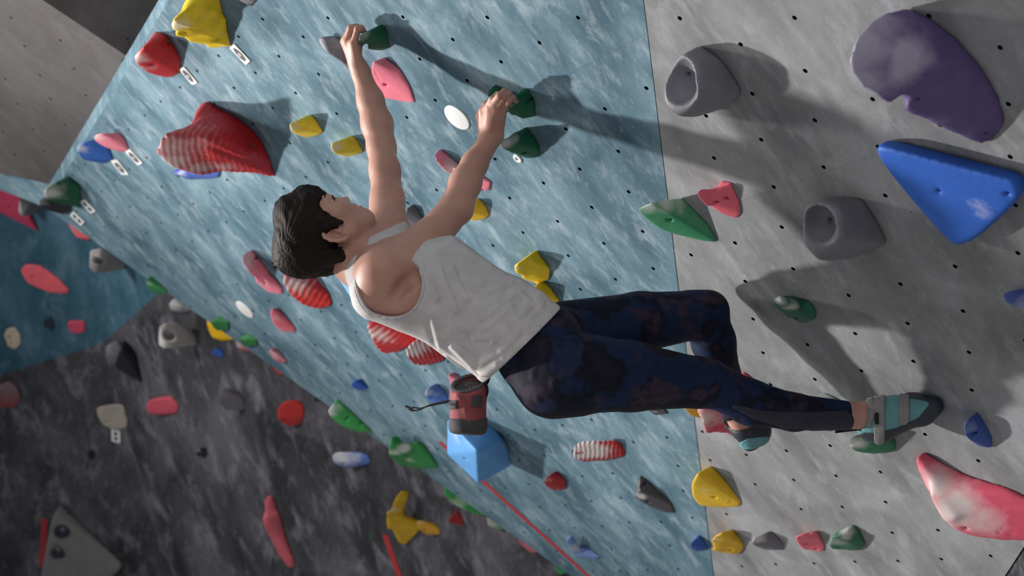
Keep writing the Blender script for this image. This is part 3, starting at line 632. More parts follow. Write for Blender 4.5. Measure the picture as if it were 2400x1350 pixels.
H('small pink half-moon hold on the blue wall, larger of two', 'e4707f', [[(638, 725, 16), (650, 733, 0), (690, 768, 0), (690, 777, 0), (662, 776, 12), (642, 758, 30), (634, 736, 24)]], 5, [(645, 745, 25, .4)])
H('small faded pink half-moon hold near the lower edge, smaller of two', 'c87a84', [[(636, 819, 14), (648, 824, 0), (671, 845, 0), (664, 852, 2), (642, 842, 16), (632, 824, 16)]], 4, [(642, 830, 25, .5)])
H('small green hold on the arete beside the dark wall', '2b7a3c', [[(561, 793, 20), (585, 786, 0), (601, 797, 0), (601, 808, 0), (572, 810, 10)]], 4, [(570, 795, 15, .4)])
H('green knob on the arete above a yellow hold', '2c7440', [[(494, 755, 20), (515, 744, 5), (535, 754, 0), (536, 772, 0), (508, 774, 10)]], 4, [], lump=1)
H('small green hold on the arete below the far teal wall', '3a8a52', [[(344, 656, 22), (352, 655, 5), (391, 682, 0), (386, 690, 0), (358, 684, 18), (344, 670, 26)]], 4, [(350, 664, 18, .5)])
H('small bright blue hold below the ribbed pair', '2a57ad', [[(836, 892, 14), (850, 896, 0), (861, 910, 0), (842, 914, 4), (826, 907, 22), (825, 897, 22)]], 5)
H('pale blue hold left of the chalk bag with a bolt', '5c7fc0', [[(1010, 906, 22), (1022, 908, 0), (1047, 928, 0), (1046, 946, 0), (1012, 944, 16), (997, 928, 38), (998, 918, 38)]], 5, [(1000, 922, 22, .9), (1022, 925, 15, .5)], [(1011, 932)])
H('pink tip of a hold showing behind the chalk bag', 'd4798a', [[(1052, 879, 16), (1064, 881, 0), (1092, 902, 0), (1060, 912, 6)]], 4)
H('bright green scooped hold on the arete, upper of the two large ones', '3c9a4c', [[(788, 940, 8), (800, 946, 0), (858, 998, 0), (871, 1011, 0), (842, 1013, 6), (800, 997, 38), (774, 976, 46), (769, 962, 42)]], 6, [(775, 962, 30, 1.0), (790, 955, 22, .6)], [(812, 982), (847, 991)], cut=[(800, 952, 40, 9, 840, 985, 24, 7)])
H('bright green hold with a white chalked saddle, lower of two on the arete', '2c8440', [[(930, 1050, 42), (975, 1034, 12), (1000, 1052, 0), (1026, 1090, 0), (1024, 1097, 0), (980, 1099, 4), (938, 1088, 30)], [(917, 1026, 50), (930, 1028, 36), (950, 1060, 40), (940, 1088, 30), (912, 1068, 62), (911, 1050, 62)]], 6, [(948, 1050, 26, 1.2), (925, 1060, 25, .9), (958, 1078, 20, .6)], blend=20)
H('sky blue faceted volume under the chalk bag', '5e97cf', [[(1198, 1091, 0), (1172, 1031, 28), (1180, 1050, 0), (1138, 1000, 0), (1080, 970, 0), (1117, 1056, 138), (1121, 1132, 132), (1049, 1064, 118), (1049, 984, 72)]], 4, [(1065, 1010, 60, .4)], [(1090, 1075)], name='wooden_volume', cat='volume', res=60)
H('small round red ribbed hold in the middle of the blue wall', 'a5262b', [[(1290, 1114, 22), (1306, 1113, 5), (1323, 1125, 0), (1326, 1144, 0), (1298, 1149, 8), (1278, 1136, 34), (1276, 1124, 36)]], 6, [(1285, 1125, 18, .35)], ribs=(1278, 1142, 1318, 1115, 7, .9))
H('white chalked ribbed hold with a red end below the thigh', 'a92327', [[(1440, 1034, 15), (1464, 1060, 0), (1463, 1069, 0), (1420, 1077, 0), (1370, 1082, 26), (1344, 1070, 52), (1340, 1052, 58), (1365, 1035, 45)]], 6, [(1350, 1060, 55, 1.9), (1380, 1055, 55, 1.8), (1410, 1052, 35, 1.1)], ribs=(1345, 1058, 1460, 1052, 11, 1.4), chalk_c='cfc9c6', res=64)
emboss([[(1349, 1060), (1353, 1059), (1354, 1063), (1350, 1065), (1349, 1060)], [(1358, 1058), (1357, 1064), (1360, 1063)], [(1358, 1061), (1360, 1060)], [(1364, 1058), (1366, 1062)]], 1.4, hold_mat('b02a2a'), H.obj, H.hit)
H('dark grey pointed hold with chalk scratches near the seam', '4e4b52', [[(1499, 1119, 6), (1510, 1122, 0), (1572, 1180, 0), (1581, 1202, 0), (1558, 1200, 6), (1512, 1182, 30), (1488, 1165, 38), (1502, 1150, 30)]], 5, [(1503, 1163, 16, 1.2)], [(1518, 1175), (1505, 1140)])
H('small blue hold at the seam near the bottom edge', '2a55a8', [[(1637, 1263, 10), (1650, 1269, 0), (1658, 1286, 0), (1632, 1291, 6), (1619, 1281, 28), (1622, 1272, 26)]], 5, [], [(1638, 1287)])
H('pale blue curved edge near the bottom of the blue wall', '6d87be', [[(1329, 1263, 30), (1336, 1262, 26), (1352, 1284, 12), (1365, 1300, 16), (1350, 1301, 26), (1332, 1282, 34)], [(1350, 1284, 12), (1385, 1290, 0), (1406, 1304, 0), (1396, 1312, 0), (1350, 1301, 26)]], 4, [(1345, 1285, 30, .7)])

# white discs, washer
def disc(label, x, y, r, t, pl=MAIN, hole=0, name='climbing_hold', cat='climbing hold', mat=None):
    bm = bmesh.new(); K = 40
    prof = [(hole, 0), (hole, t * .9), (r * .9, t), (r * .98, t * .75), (r, t * .4), (r, 0)] if hole else [(0, t), (r * .9, t), (r * .97, t * .8), (r, t * .45), (r, 0)]
    rings = [[bm.verts.new((a * math.cos(2 * math.pi * i / K), a * math.sin(2 * math.pi * i / K), z)) for i in range(K)] if a > 0 else [bm.verts.new((0, 0, z))] for a, z in prof]
    for A, B in zip(rings, rings[1:]):
        for i in range(K):
            if len(A) == 1: bm.faces.new((A[0], B[i], B[(i + 1) % K]))
            else: bm.faces.new((A[i], B[i], B[(i + 1) % K], A[(i + 1) % K]))
    bmesh.ops.recalc_face_normals(bm, faces=bm.faces)
    me = bpy.data.meshes.new(name); bm.to_mesh(me); bm.free(); me.shade_smooth()
    o = link(name, me, mat or M_WHITE, None, W(pl.P(x, y, 0))); o.rotation_mode = 'QUATERNION'; o.rotation_quaternion = Vector(M3 @ pl.N).to_track_quat('Z', 'Y')
    return tag(o, label, cat)
disc('flat white oval disc on the blue wall, between the climber\'s hands', 1072, 275, .041, .004)
disc('flat white oval disc on the blue wall, left of the climber\'s back', 574, 725, .042, .004)
disc('small white washer under the wrinkled green hold', 1214, 371, .014, .004, hole=.004, name='washer', cat='washer')

# white tags with a grey oval, hung from holds
def hold_tag(label, q, pl=MAIN, style='oval'):
    """q: image corners near-left, near-right, far-right, far-left on the wall"""
    P = [pl.P(x, y, .003) for x, y in q]; P = np.array(P); c = P.mean(0); og = W(c)
    e1 = (P[3] - P[0] + P[2] - P[1]) / 2; L = np.linalg.norm(e1); e1 /= L
    e2 = P[1] - P[0]; e2 -= e1 * (e2 @ e1); wd = np.linalg.norm(e2); e2 /= wd
    def plate(name, outline, z, t, mat, parent):
        n = len(outline); V = [W(c + e1 * a + e2 * b + pl.N * z) - og for a, b in outline] + [W(c + e1 * a + e2 * b + pl.N * (z - t)) - og for a, b in outline]
        me = bpy.data.meshes.new(name); me.from_pydata([tuple(v) for v in V], [], [tuple(range(n)), tuple(range(2 * n - 1, n - 1, -1))] + [(i, n + i, n + (i + 1) % n, (i + 1) % n) for i in range(n)])
        me.update(); b_ = bmesh.new(); b_.from_mesh(me); bmesh.ops.recalc_face_normals(b_, faces=b_.faces); b_.to_mesh(me); b_.free()
        return link(name, me, mat, parent, og if parent is None else (0, 0, 0))
    l, h = L / 2, wd / 2
    o = plate('hold_tag', [(-l, -h * .75), (-l * .96, -h), (l * .96, -h), (l, -h * .75), (l, h * .75), (l * .96, h), (-l * .96, h), (-l, h * .75)], .001, .003, M_WHITE, None)
    tag(o, label, 'tag')
    if style == 'oval':
        ov = [(l * .74 * math.cos(t) , h * .68 * math.sin(t)) for t in np.linspace(0, 2 * math.pi, 25)[:-1]]
        plate('oval_print', ov, .0018, .0006, M_LABEL, o)
        for s in (-1, 0, 1):
            plate('print_mark', [(s * l * .11 - l * .05, -h * .45), (s * l * .11 + l * .045, -h * .42), (s * l * .11 + l * .05, h * .42), (s * l * .11 - l * .045, h * .45)], .0024, .0005, M_PRINT, o)
    else:
        for s in (-.42, .38):
            plate('slot_print', [(l * (s - .3), -h * .35), (l * (s + .28), -h * .5), (l * (s + .32), h * .35), (l * (s - .26), h * .5)], .0018, .0006, M_LABEL, o)
    return o
hold_tag('white tag with a grey oval beside the crumpled yellow hold', [(537, 111), (549, 103), (588, 141), (575, 154)])
hold_tag('white tag with a grey oval beside the red angular hold', [(420, 163), (430, 155), (463, 190), (451, 203)])
hold_tag('white tag with a grey oval beside the small pink hold', [(294, 356), (303, 348), (334, 380), (324, 390)])
hold_tag('white tag with a grey oval beside the small blue hold', [(262, 380), (272, 371), (299, 404), (289, 415)])
hold_tag('white tag with two slots beside the dark green hold', [(188, 475), (196, 465), (221, 492), (217, 504)], style='slot')
hold_tag('white tag with two slots beside the black knobbly hold', [(163, 504), (172, 495), (198, 520), (190, 530)], style='slot')

# red tape
def tape(label, pts, wpx, pl=MAIN):
    a, b = pl.P(*pts[0], .0006), pl.P(*pts[1], .0006); n = 12; V = []; F = []
    d = (b - a) / np.linalg.norm(b - a); s = np.cross(pl.N, d); og = W((a + b) / 2)
    for i in range(n + 1):
        p = a + (b - a) * i / n
        for q in (-1, 1):
            for z in (0, .0007): V.append(W(p + s * q * wpx / 1000 * (1 + .06 * math.sin(i * 2.3 + q)) + pl.N * z) - og)
    for i in range(n):
        k = 4 * i; F += [(k + 1, k + 3, k + 7, k + 5), (k, k + 1, k + 5, k + 4), (k + 2, k + 6, k + 7, k + 3)]
    me = bpy.data.meshes.new('tape_strip'); me.from_pydata([tuple(v) for v in V], [], F); me.update()
    b_ = bmesh.new(); b_.from_mesh(me); bmesh.ops.recalc_face_normals(b_, faces=b_.faces); b_.to_mesh(me); b_.free()
    return tag(link('tape_strip', me, M_TAPE, None, og), label, 'tape')
tape('long strip of red tape running down the blue wall', [(1030, 1036), (1392, 1362)], 12.5)
tape('short strip of red tape on the dark wall beside the yellow holds', [(902, 1253), (940, 1362)], 16, FB)
tape('strip of red tape beside the grey triangular volume', [(105, 1215), (98, 1330)], 15, FA)

# --- far walls
B = dict(pl=FB); A = dict(pl=FA)
H('magenta flat volume at the left edge under the pale blue ledge', 'a4304e', [[(-60, 385, 0), (2, 443, 0), (45, 456, 0), (76, 522, 0), (92, 544, 0), (-60, 470, 0), (0, 440, 50), (45, 460, 50), (70, 520, 40), (-20, 480, 50)]], 4, [], [(22, 488)], name='wooden_volume', cat='volume', pl=FA)
H('grey rounded hold in front of the magenta volume', '6d6b6e', [[(46, 466, 150), (44, 500, 150), (55, 508, 140), (85, 500, 60), (112, 496, 0), (100, 470, 0), (80, 462, 40)]], 8, [(50, 490, 40, .7)], **B)
H('yellow scrap of a hold at the very left edge with a tag', 'cfae2e', [[(-15, 415, 30), (8, 419, 0), (8, 430, 0), (-15, 430, 20)]], 4, **A)
hold_tag('thin white tag hanging below the yellow scrap at the left edge', [(5, 428), (10, 428), (9, 461), (4, 461)], FA, 'slot')
H('tiny pale yellow hold under the black knobbly hold', 'd8c878', [[(113, 491, 30), (121, 490, 10), (133, 503, 0), (118, 504, 10)]], 4, **B)
H('black wedge hold below the magenta volume', '1d2226', [[(92, 528, 10), (98, 527, 0), (130, 558, 0), (130, 563, 0), (108, 555, 20)]], 4, **B)
H('red half-moon hold peeking past the arete, uppermost', 'c0484a', [[(158, 521, 20), (165, 521, 0), (214, 559, 0), (205, 563, 5), (180, 556, 35)]], 4, [(170, 535, 30, .4)], **B)
H('red oval hold on the teal far wall', 'd25560', [[(48, 635, 40), (60, 621, 20), (95, 622, 0), (140, 655, 0), (162, 680, 0), (155, 689, 0), (115, 685, 15), (65, 665, 45)]], 8, [], [(76, 650)], pl=FA)
H('grey tube-shaped jug on the teal far wall', '8a8786', [[(212, 588, 160), (210, 630, 165), (225, 640, 150), (292, 632, 0), (285, 605, 0), (240, 582, 130)]], 8, [(215, 600, 60, .6)], (), [(221, 612, 168, 20, 236, 611, 122, 16)], **B)
H('small black hold on the teal far wall', '1a2a33', [[(103, 750, 30), (118, 744, 10), (127, 760, 0), (122, 775, 0), (103, 765, 30)]], 5, **A)
H('small pink square hold on the teal far wall', 'b8415a', [[(158, 758, 30), (165, 753, 20), (197, 753, 0), (199, 775, 0), (188, 781, 0), (165, 778, 20)]], 5, **A)
H('cream oval hold with two bolts at the left edge of the teal wall', 'b9aa94', [[(9, 785, 40), (15, 772, 35), (35, 769, 15), (47, 785, 0), (48, 805, 0), (36, 818, 5), (20, 812, 25)]], 7, [], [(22, 790), (25, 803)], **A)
H('large black tooth-shaped hold at the fold of the charcoal wall', '10161b', [[(290, 798, 0), (318, 830, 0), (332, 895, 0), (325, 893, 0), (268, 860, 60), (285, 820, 60)]], 6, **B)
H('chalky grey hump left of the black tooth hold', '6f6b72', [[(250, 810, 40), (275, 800, 20), (290, 825, 0), (280, 850, 0), (258, 855, 30), (247, 835, 50)]], 8, [(262, 825, 60, .4)], chalk_c='a39fa6', **B)
H('pale grey jug with an open scoop on the charcoal wall', '96918f', [[(374, 765, 120), (372, 808, 130), (388, 818, 120), (460, 808, 0), (450, 785, 0), (420, 757, 70), (385, 757, 120)]], 8, [(380, 800, 60, .9)], (), [(388, 788, 132, 27, 402, 786, 78, 24)], **B)
H('grey rounded hold tucked under the arete', '77757e', [[(397, 712, 50), (408, 700, 30), (425, 705, 0), (448, 726, 0), (438, 733, 0), (402, 728, 40)]], 6, [(402, 715, 40, .8)], **B)
H('yellow hold hanging below the green knob on the arete', 'dcae12', [[(486, 751, 40), (495, 757, 40), (546, 795, 0), (522, 799, 10), (498, 790, 40), (488, 770, 45)]], 5, [], **B)
H('small blue knob on the charcoal wall', '2f56a0', [[(498, 822, 30), (508, 817, 20), (525, 828, 0), (522, 838, 0), (500, 832, 25)]], 5, **B)
H('small chalky red hold at the arete below the green hold', 'b25a58', [[(555, 800, 40), (562, 800, 20), (590, 823, 0), (575, 824, 5), (556, 812, 40)]], 4, [(560, 806, 30, .8)], **B)
H('small red sliver of a hold at the arete, lower left', 'a9383a', [[(640, 857, 20), (650, 862, 10), (665, 877, 0), (655, 878, 0), (643, 868, 20)]], 4, **B)
H('dark red and grey rounded hold at the left edge of the charcoal wall', '7a3238', [[(-5, 905, 80), (20, 893, 60), (42, 915, 20), (47, 935, 0), (38, 953, 0), (5, 958, 30), (-10, 935, 80)]], 10, [(20, 905, 100, .9)], chalk_c='6f6a6c', **A)
H('cream bowl-shaped hold with a white tag below it', 'a59b90', [[(226, 955, 70), (226, 970, 75), (240, 995, 50), (265, 1008, 20), (295, 1003, 0), (306, 980, 0), (303, 953, 0), (260, 948, 40)]], 9, [(262, 955, 70, .5)], [(251, 989), (294, 972)], chalk_c='77737a', **A)
hold_tag('small white tag under the cream bowl-shaped hold', [(261, 1008), (281, 1007), (282, 1036), (262, 1037)], FA, 'plain')
H('pink pill-shaped hold on the charcoal wall', 'b84a58', [[(340, 952, 50), (350, 937, 40), (400, 932, 10), (418, 950, 0), (416, 967, 0), (380, 973, 10), (350, 969, 40)]], 8, **B)
H('grey scooped hold on the charcoal wall', '5f5c62', [[(512, 915, 70), (512, 940, 75), (530, 960, 50), (574, 960, 0), (570, 935, 0), (545, 912, 20), (520, 909, 60)]], 7, [(518, 920, 40, .5)], (), [(523, 934, 80, 18, 536, 936, 58, 14)], chalk_c='8d8890', **B)
H('round red hold on the charcoal wall', 'c53230', [[(650, 960, 70), (660, 942, 60), (690, 937, 20), (712, 955, 0), (713, 975, 0), (700, 995, 0), (675, 998, 20), (652, 982, 70)]], 9, [], [(664, 985)], **B)
H('black wedge hold at the arete above the green scooped hold', '17242b', [[(738, 920, 30), (748, 914, 10), (778, 940, 0), (772, 944, 0), (738, 940, 25)]], 4, [(740, 925, 12, .3)], **B)
H('tiny black knob on the charcoal wall, left of the cream bowl\'s tag', '101519', [[(207, 1060, 30), (218, 1056, 10), (223, 1068, 0), (214, 1079, 0), (206, 1070, 25)]], 4, **A)
H('tiny black knob on the charcoal wall, below the grey scooped hold', '1a2228', [[(463, 1055, 30), (475, 1050, 15), (485, 1062, 0), (480, 1073, 0), (464, 1068, 25)]], 4, [(465, 1056, 12, .6)], **B)
H('chalky blue and white pill hold on the charcoal wall', '4f6fb0', [[(779, 1066, 60), (782, 1083, 60), (805, 1096, 30), (850, 1092, 0), (870, 1085, 0), (862, 1068, 0), (830, 1062, 15), (790, 1060, 55)]], 7, [(800, 1072, 55, 1.0), (830, 1072, 40, .6)], [(806, 1086)], **B)
H('large yellow hooked hold on the charcoal wall', 'd4a812', [[(940, 1152, 60), (952, 1152, 40), (955, 1160, 40), (938, 1215, 40), (922, 1225, 60), (916, 1195, 90), (925, 1170, 80)], [(920, 1205, 80), (935, 1210, 50), (985, 1228, 0), (982, 1245, 0), (950, 1277, 0), (935, 1272, 20), (920, 1245, 60)]], 6, [(924, 1195, 30, .5)], blend=30, **B)
H('small orange-yellow hold beside the yellow hooked hold', 'cf9a2a', [[(978, 1222, 50), (986, 1220, 40), (1030, 1242, 0), (1030, 1252, 0), (1000, 1252, 20), (980, 1238, 50)]], 5, [(982, 1226, 20, .5)], [(995, 1242)], **B)
H('small red pointed hold on the charcoal wall', 'a92b31', [[(1054, 1215, 40), (1056, 1225, 40), (1085, 1230, 0), (1082, 1215, 0), (1070, 1199, 10)]], 4, **B)
H('long pink banana-shaped hold on the charcoal wall', 'b85660', [[(619, 1175, 30), (628, 1162, 20), (642, 1165, 0), (655, 1220, 0), (640, 1255, 20), (624, 1220, 50)], [(625, 1215, 50), (652, 1205, 0), (672, 1270, 0), (692, 1320, 0), (690, 1332, 0), (675, 1330, 10), (645, 1290, 40)]], 7, [], blend=40, **B)
H('green hold with chalk below the arete, under the blue volume', '35904a', [[(1041, 1140, 40), (1050, 1140, 20), (1100, 1175, 0), (1142, 1208, 0), (1120, 1207, 15), (1070, 1185, 60), (1043, 1160, 60)]], 5, [(1075, 1180, 40, .6)], **B)
H('white and green hold below the arete, near the bottom', '6aa87c', [[(1143, 1212, 40), (1150, 1212, 20), (1184, 1238, 0), (1165, 1240, 10), (1145, 1230, 45)]], 4, [(1150, 1222, 35, 1.2)], **B)
H('pink sliver of a hold below the arete, near the bottom', 'd06e7c', [[(1216, 1263, 25), (1224, 1264, 5), (1262, 1293, 0), (1245, 1294, 10), (1222, 1276, 30)]], 4, **B)
H('green knob below the arete at the bottom edge', '3aa05a', [[(1302, 1325, 30), (1312, 1323, 10), (1328, 1342, 0), (1310, 1346, 10)]], 4, **B)
v = H('grey triangular volume at the bottom left corner', '777371', [[(128, 1206, 120), (118, 1225, 130), (100, 1330, 150), (98, 1420, 140), (282, 1336, 30), (278, 1328, 30), (230, 1380, 0), (140, 1180, 0), (290, 1320, 0), (90, 1420, 0)]], 4, [], name='wooden_volume', cat='volume', pl=FA)
VF = Plane(np.cross(FA.P(128, 1206, .06) - FA.P(100, 1330, .075), FA.P(280, 1332, .015) - FA.P(100, 1330, .075)), FA.P(100, 1330, .075))
if VF.N[2] > 0: VF.N = -VF.N; VF.dn = -VF.dn
VF.dn -= .003
H('small black hold screwed to the grey triangular volume, upper of two', '1c2530', [[(126, 1245, 20), (130, 1236, 15), (150, 1235, 10), (164, 1245, 0), (160, 1258, 0), (140, 1262, 5), (125, 1252, 20)]], 6, [(145, 1240, 20, .3)], pl=VF)
H('small black hold screwed to the grey triangular volume, lower of two', '1f2833', [[(118, 1298, 20), (122, 1290, 20), (135, 1282, 15), (153, 1300, 0), (148, 1308, 0), (125, 1309, 5)]], 6, [(135, 1287, 20, .4)], pl=VF)
# ------------------------------------------------------------------ the climber
def q(x, y, z): return at(x, y, 4.0 + z / 1000)
def qh(x, y, h): return MAIN.P(x, y, h / 1000)
def rc(x1, y1, z1, r1, x2, y2, z2, r2): return sd_cone(q(x1, y1, z1), q(x2, y2, z2), r1 / 1000, r2 / 1000)
def chain(f, pts, k):
    for a, b in zip(pts, pts[1:]): f.add(rc(*a, *b), k / 1000)
AX = np.array([.93, .37, 0]); AX /= np.linalg.norm(AX); FR = np.array([.37, -.93, 0]); FR /= np.linalg.norm(FR); ZZ = np.array([0, 0, 1.])
def ell(x, y, z, rs, rt, rz, ang=0):
    c, s = math.cos(ang), math.sin(ang)
    return sd_ell(q(x, y, z), [AX * c + FR * s, FR * c - AX * s, ZZ], [rs / 1000, rt / 1000, rz / 1000])

def curve(pts, n=28):
    P = np.array(pts, float); t = np.linspace(0, len(P) - 1, n); out = []
    for x in t:
        i = min(int(x), len(P) - 2); u = x - i; p0, p1, p2, p3 = P[max(i - 1, 0)], P[i], P[i + 1], P[min(i + 2, len(P) - 1)]
        out.append(.5 * (2 * p1 + (p2 - p0) * u + (2 * p0 - 5 * p1 + 4 * p2 - p3) * u * u + (3 * p1 - p0 - 3 * p2 + p3) * u ** 3))
    return out
def torso(f, e=0):
    f.add(ell(965, 665, 20, 140 + e, 86 + e, 128 + e), .03)
    f.add(ell(1010, 640, 20, 100 + e, 82 + e, 120 + e), .03)
    f.add(ell(1130, 735, 20, 130 + e, 76 + e, 116 + e), .05)
def pelvis(f, e=0):
    f.add(ell(1268, 800, 20, 105 + e, 92 + e, 140 + e), .06)
    f.add(rc(1300, 888, -45, 90 + e, 1345, 885, -55, 88 + e), .03)
    f.add(rc(1236, 845, -30, 66 + e, 1290, 880, -45, 80 + e), .03)
    f.add(rc(1305, 868, 95, 84 + e, 1330, 850, 105, 84 + e), .03)
R_LEG = [(1330, 872, -60, 97), (1480, 882, 0, 80), (1640, 897, 60, 58), (1665, 899, 68, 52), (1760, 944, 92, 52), (1860, 966, 116, 43), (1990, 973, 146, 32.5)]
L_LEG = [(1330, 795, 112, 92), (1500, 755, 180, 72), (1630, 738, 236, 59), (1662, 727, 248, 48)]
L_SHIN = [(1655, 735, 248, 52), (1672, 800, 275, 53), (1694, 885, 310, 44), (1722, 960, 345, 33), (1735, 985, 355, 30)]
def legs(f, e=0):
    chain(f, [(a, b, c, d + e) for a, b, c, d in R_LEG], 14)
    chain(f, [(a, b, c, d + e) for a, b, c, d in L_LEG], 14)
    chain(f, [(a, b, c, d + e) for a, b, c, d in L_SHIN], 14)

# ---- head frame: s towards the crown, t towards the face, r towards the camera (millimetres)
HS = np.array([-.93, -.37, 0.03]); HS /= np.linalg.norm(HS)
HT = np.array([.36, -.91, .16]); HT -= HS * (HT @ HS); HT /= np.linalg.norm(HT)
HRr = np.cross(HS, HT)
if HRr[2] > 0: HRr = -HRr
HC = q(795, 548, 12)
def hp(s, t, r): return HC + (HS * s + HT * t + HRr * r) / 1000
def hc(s1, t1, r1, a, s2, t2, r2, b): return sd_cone(hp(s1, t1, r1), hp(s2, t2, r2), a / 1000, b / 1000)
def he(s, t, r, rs, rt, rr, tilt=0):
    c, n = math.cos(tilt), math.sin(tilt)
    return sd_ell(hp(s, t, r), [HS * c + HT * n, HT * c - HS * n, HRr], [rs / 1000, rt / 1000, rr / 1000])
def head(f):
    f.add(he(62, -24, 0, 74, 96, 72), .01)
    f.add(he(8, 26, 0, 62, 46, 57), .03)
    f.add(hc(60, 30, 0, 40, 30, 34, 0, 38), .02)
    f.add(hc(-40, 57, -9, 15, -40, 57, 9, 15), .02)
    f.add(hc(-42, 54, 0, 17, -26, 10, 46, 17), .02); f.add(hc(-42, 54, 0, 17, -26, 10, -46, 17), .02)
    f.add(hc(-26, 10, 46, 17, 8, -2, 58, 14), .02); f.add(hc(-26, 10, -46, 17, 8, -2, -58, 14), .02)
    f.add(hc(-16, 54, 0, 20, 2, 55, 0, 18), .02)
    f.add(hc(16, 48, 38, 19, 18, 36, 48, 18), .018); f.add(hc(16, 48, -38, 19, 18, 36, -48, 18), .018)
    f.add(hc(56, 64, 8, 8, 52, 50, 44, 8), .014); f.add(hc(56, 64, -8, 8, 52, 50, -44, 8), .014)
    f.add(hc(41, 63.5, 0, 6.5, 17, 81, 0, 6.5), .008); f.add(hc(17, 81, 0, 6.8, 9, 73, 0, 6), .006)
    f.add(hc(10, 71, 10, 6.2, 10, 71, -10, 6.2), .006); f.sub(hc(4, 77, 6, 2.6, 9, 72, 8, 2.0), .003); f.sub(hc(4, 77, -6, 2.6, 9, 72, -8, 2.0), .003)
    f.add(hc(-9, 70, 12, 5.2, -8, 74, 0, 5.8), .006); f.add(hc(-9, 70, -12, 5.2, -8, 74, 0, 5.8), .006)
    f.add(hc(-20, 70, 11, 6, -20, 74, 0, 7), .006); f.add(hc(-20, 70, -11, 6, -20, 74, 0, 7), .006)
    f.sub(hc(-15, 82, 0, 2.6, -14.5, 73, 19, 2.2), .004); f.sub(hc(-15, 82, 0, 2.6, -14.5, 73, -19, 2.2), .004)
    f.sub(hc(36, 72, 32, 10, 36, 62, 42, 9), .012); f.sub(hc(36, 72, -32, 10, 36, 62, -42, 9), .012)
    for s in (1, -1):                                         # lids around the eyeballs
        f.add(sd_ell(hp(36, 55, 31 * s), [HS, HT, HRr], [.013, .0125, .0155]), .004)
        f.sub(hc(35.5, 69, 22 * s, 2.4, 36.5, 66, 42 * s, 1.8), .003)
    # near and far ears
    for s in (1, -1):
        a = lambda u, v, r: (-4 + u, -6 + v, s * r)
        ring = [(27, -10, 66), (30, -17, 71), (22, -25, 76), (6, -27, 78), (-10, -22, 77), (-22, -12, 74), (-26, -3, 70), (-18, 1, 68)]
        ring = [(s_, t_, r_) for s_, t_, r_ in ring]
        for p, n in zip(ring, ring[1:]): f.add(hc(*a(*p), 4.6, *a(*n), 4.6 if n[0] > -20 else 6), .004)
        f.add(sd_ell(hp(*a(2, -12, 66)), [HS, HT, HRr], [.026, .014, .007]), .004); f.add(hc(*a(27, -10, 66), 4.2, *a(20, -2, 67), 3.6), .003)
        f.add(hc(*a(16, -18, 72), 3, *a(-8, -15, 72), 3), .003)
        f.sub(hc(*a(8, -9, 71), 8, *a(-9, -8, 71), 7), .003)
        f.add(hc(*a(-3, 2, 68), 4, *a(3, 1, 68), 4), .004)
E_BODY = Field()
torso(E_BODY); pelvis(E_BODY, -2); legs(E_BODY, -3)
fb = E_BODY
# neck, shoulders, arms
fb.add(rc(818, 596, 12, 52, 872, 628, 20, 62), .03)
fb.add(rc(806, 628, 0, 14, 842, 650, -10, 16), .02)                      # neck muscle
fb.add(rc(842, 618, 12, 46, 895, 636, -66, 50), .04)
fb.add(rc(850, 600, 12, 44, 900, 552, 105, 48), .04)
fb.add(rc(880, 690, -62, 52, 945, 718, -50, 40), .04)                     # shoulder blade
fb.add(rc(950, 690, -72, 44, 1060, 738, -58, 40), .04)                    # side of the back
fb.add(rc(905, 556, 100, 52, 905, 610, 20, 58), .04)                      # chest
chain(fb, [(900, 638, -78, 64), (940, 612, -44, 55), (1000, 566, 0, 45), (1068, 489, 66, 38.5)], 20)
fb.add(rc(1084, 500, 58, 20, 1076, 492, 64, 26), .012)
chain(fb, [(1070, 484, 70, 39), (1090, 430, 105, 37.5), (1112, 385, 138, 31), (1149, 326, 178, 25)], 16)
fb.add(rc(1145, 332, 172, 21, 1155, 316, 184, 22), .01)
chain(fb, [(907, 540, 122, 54), (908, 470, 190, 40), (902, 400, 252, 36), (893, 345, 300, 35)], 20)
chain(fb, [(895, 345, 300, 35), (884, 292, 330, 39), (868, 235, 355, 33), (846, 170, 372, 22.5), (837, 148, 374, 20)], 16)
head(fb)
for (x1, y1, x2, y2, r_) in ((985, 640, 945, 668, 7), (945, 668, 926, 700, 6)):
    za, zb = fb.ray(x1, y1), fb.ray(x2, y2)
    if za and zb: fb.sub(sd_cone(at(x1, y1, za), at(x2, y2, zb), r_ / 1000, r_ / 1300), .03)
# right hand: back of the hand to the camera, four fingers hooked over the dark green edge
def finger(f, pts, rs, k=.004):
    for (a, b, ra, rb) in zip(pts, pts[1:], rs, rs[1:]): f.add(sd_cone(a, b, ra / 1000, rb / 1000), k)
WR = q(1151, 322, 180)
mc = [qh(1134, 263, 104), qh(1149, 254, 103), qh(1163, 254, 98), qh(1175, 261, 90)]
pip = [qh(1153, 233, 98), qh(1170, 224, 96), qh(1180, 229, 90), qh(1192, 237, 84)]
dip = [qh(1166, 221, 72), qh(1182, 214, 70), qh(1193, 219, 66), qh(1203, 229, 62)]
tip = [qh(1176, 228, 52), qh(1191, 223, 50), qh(1202, 228, 48), qh(1210, 238, 47)]
rr = [(9, 7.8, 7.2, 6.6), (9.4, 8.2, 7.4, 6.8), (9, 7.8, 7.2, 6.6), (8.4, 7.2, 6.6, 6)]
car = [WR + np.array([x / 1000, 0, z / 1000]) for x, z in ((-14, 2), (-5, -2), (5, -2), (13, 2))]
for i in range(4):
    fb.add(sd_cone(car[i], mc[i], .0165, .0135), .012)
for i in range(4):
    finger(fb, [mc[i] * .6 + pip[i] * .4 * 1.0 if False else mc[i], pip[i], dip[i], tip[i]], rr[i])
    fb.add(sd_cone(mc[i] - [0, 0, .003], mc[i] - [0, 0, .002], .0105, .0105), .008)
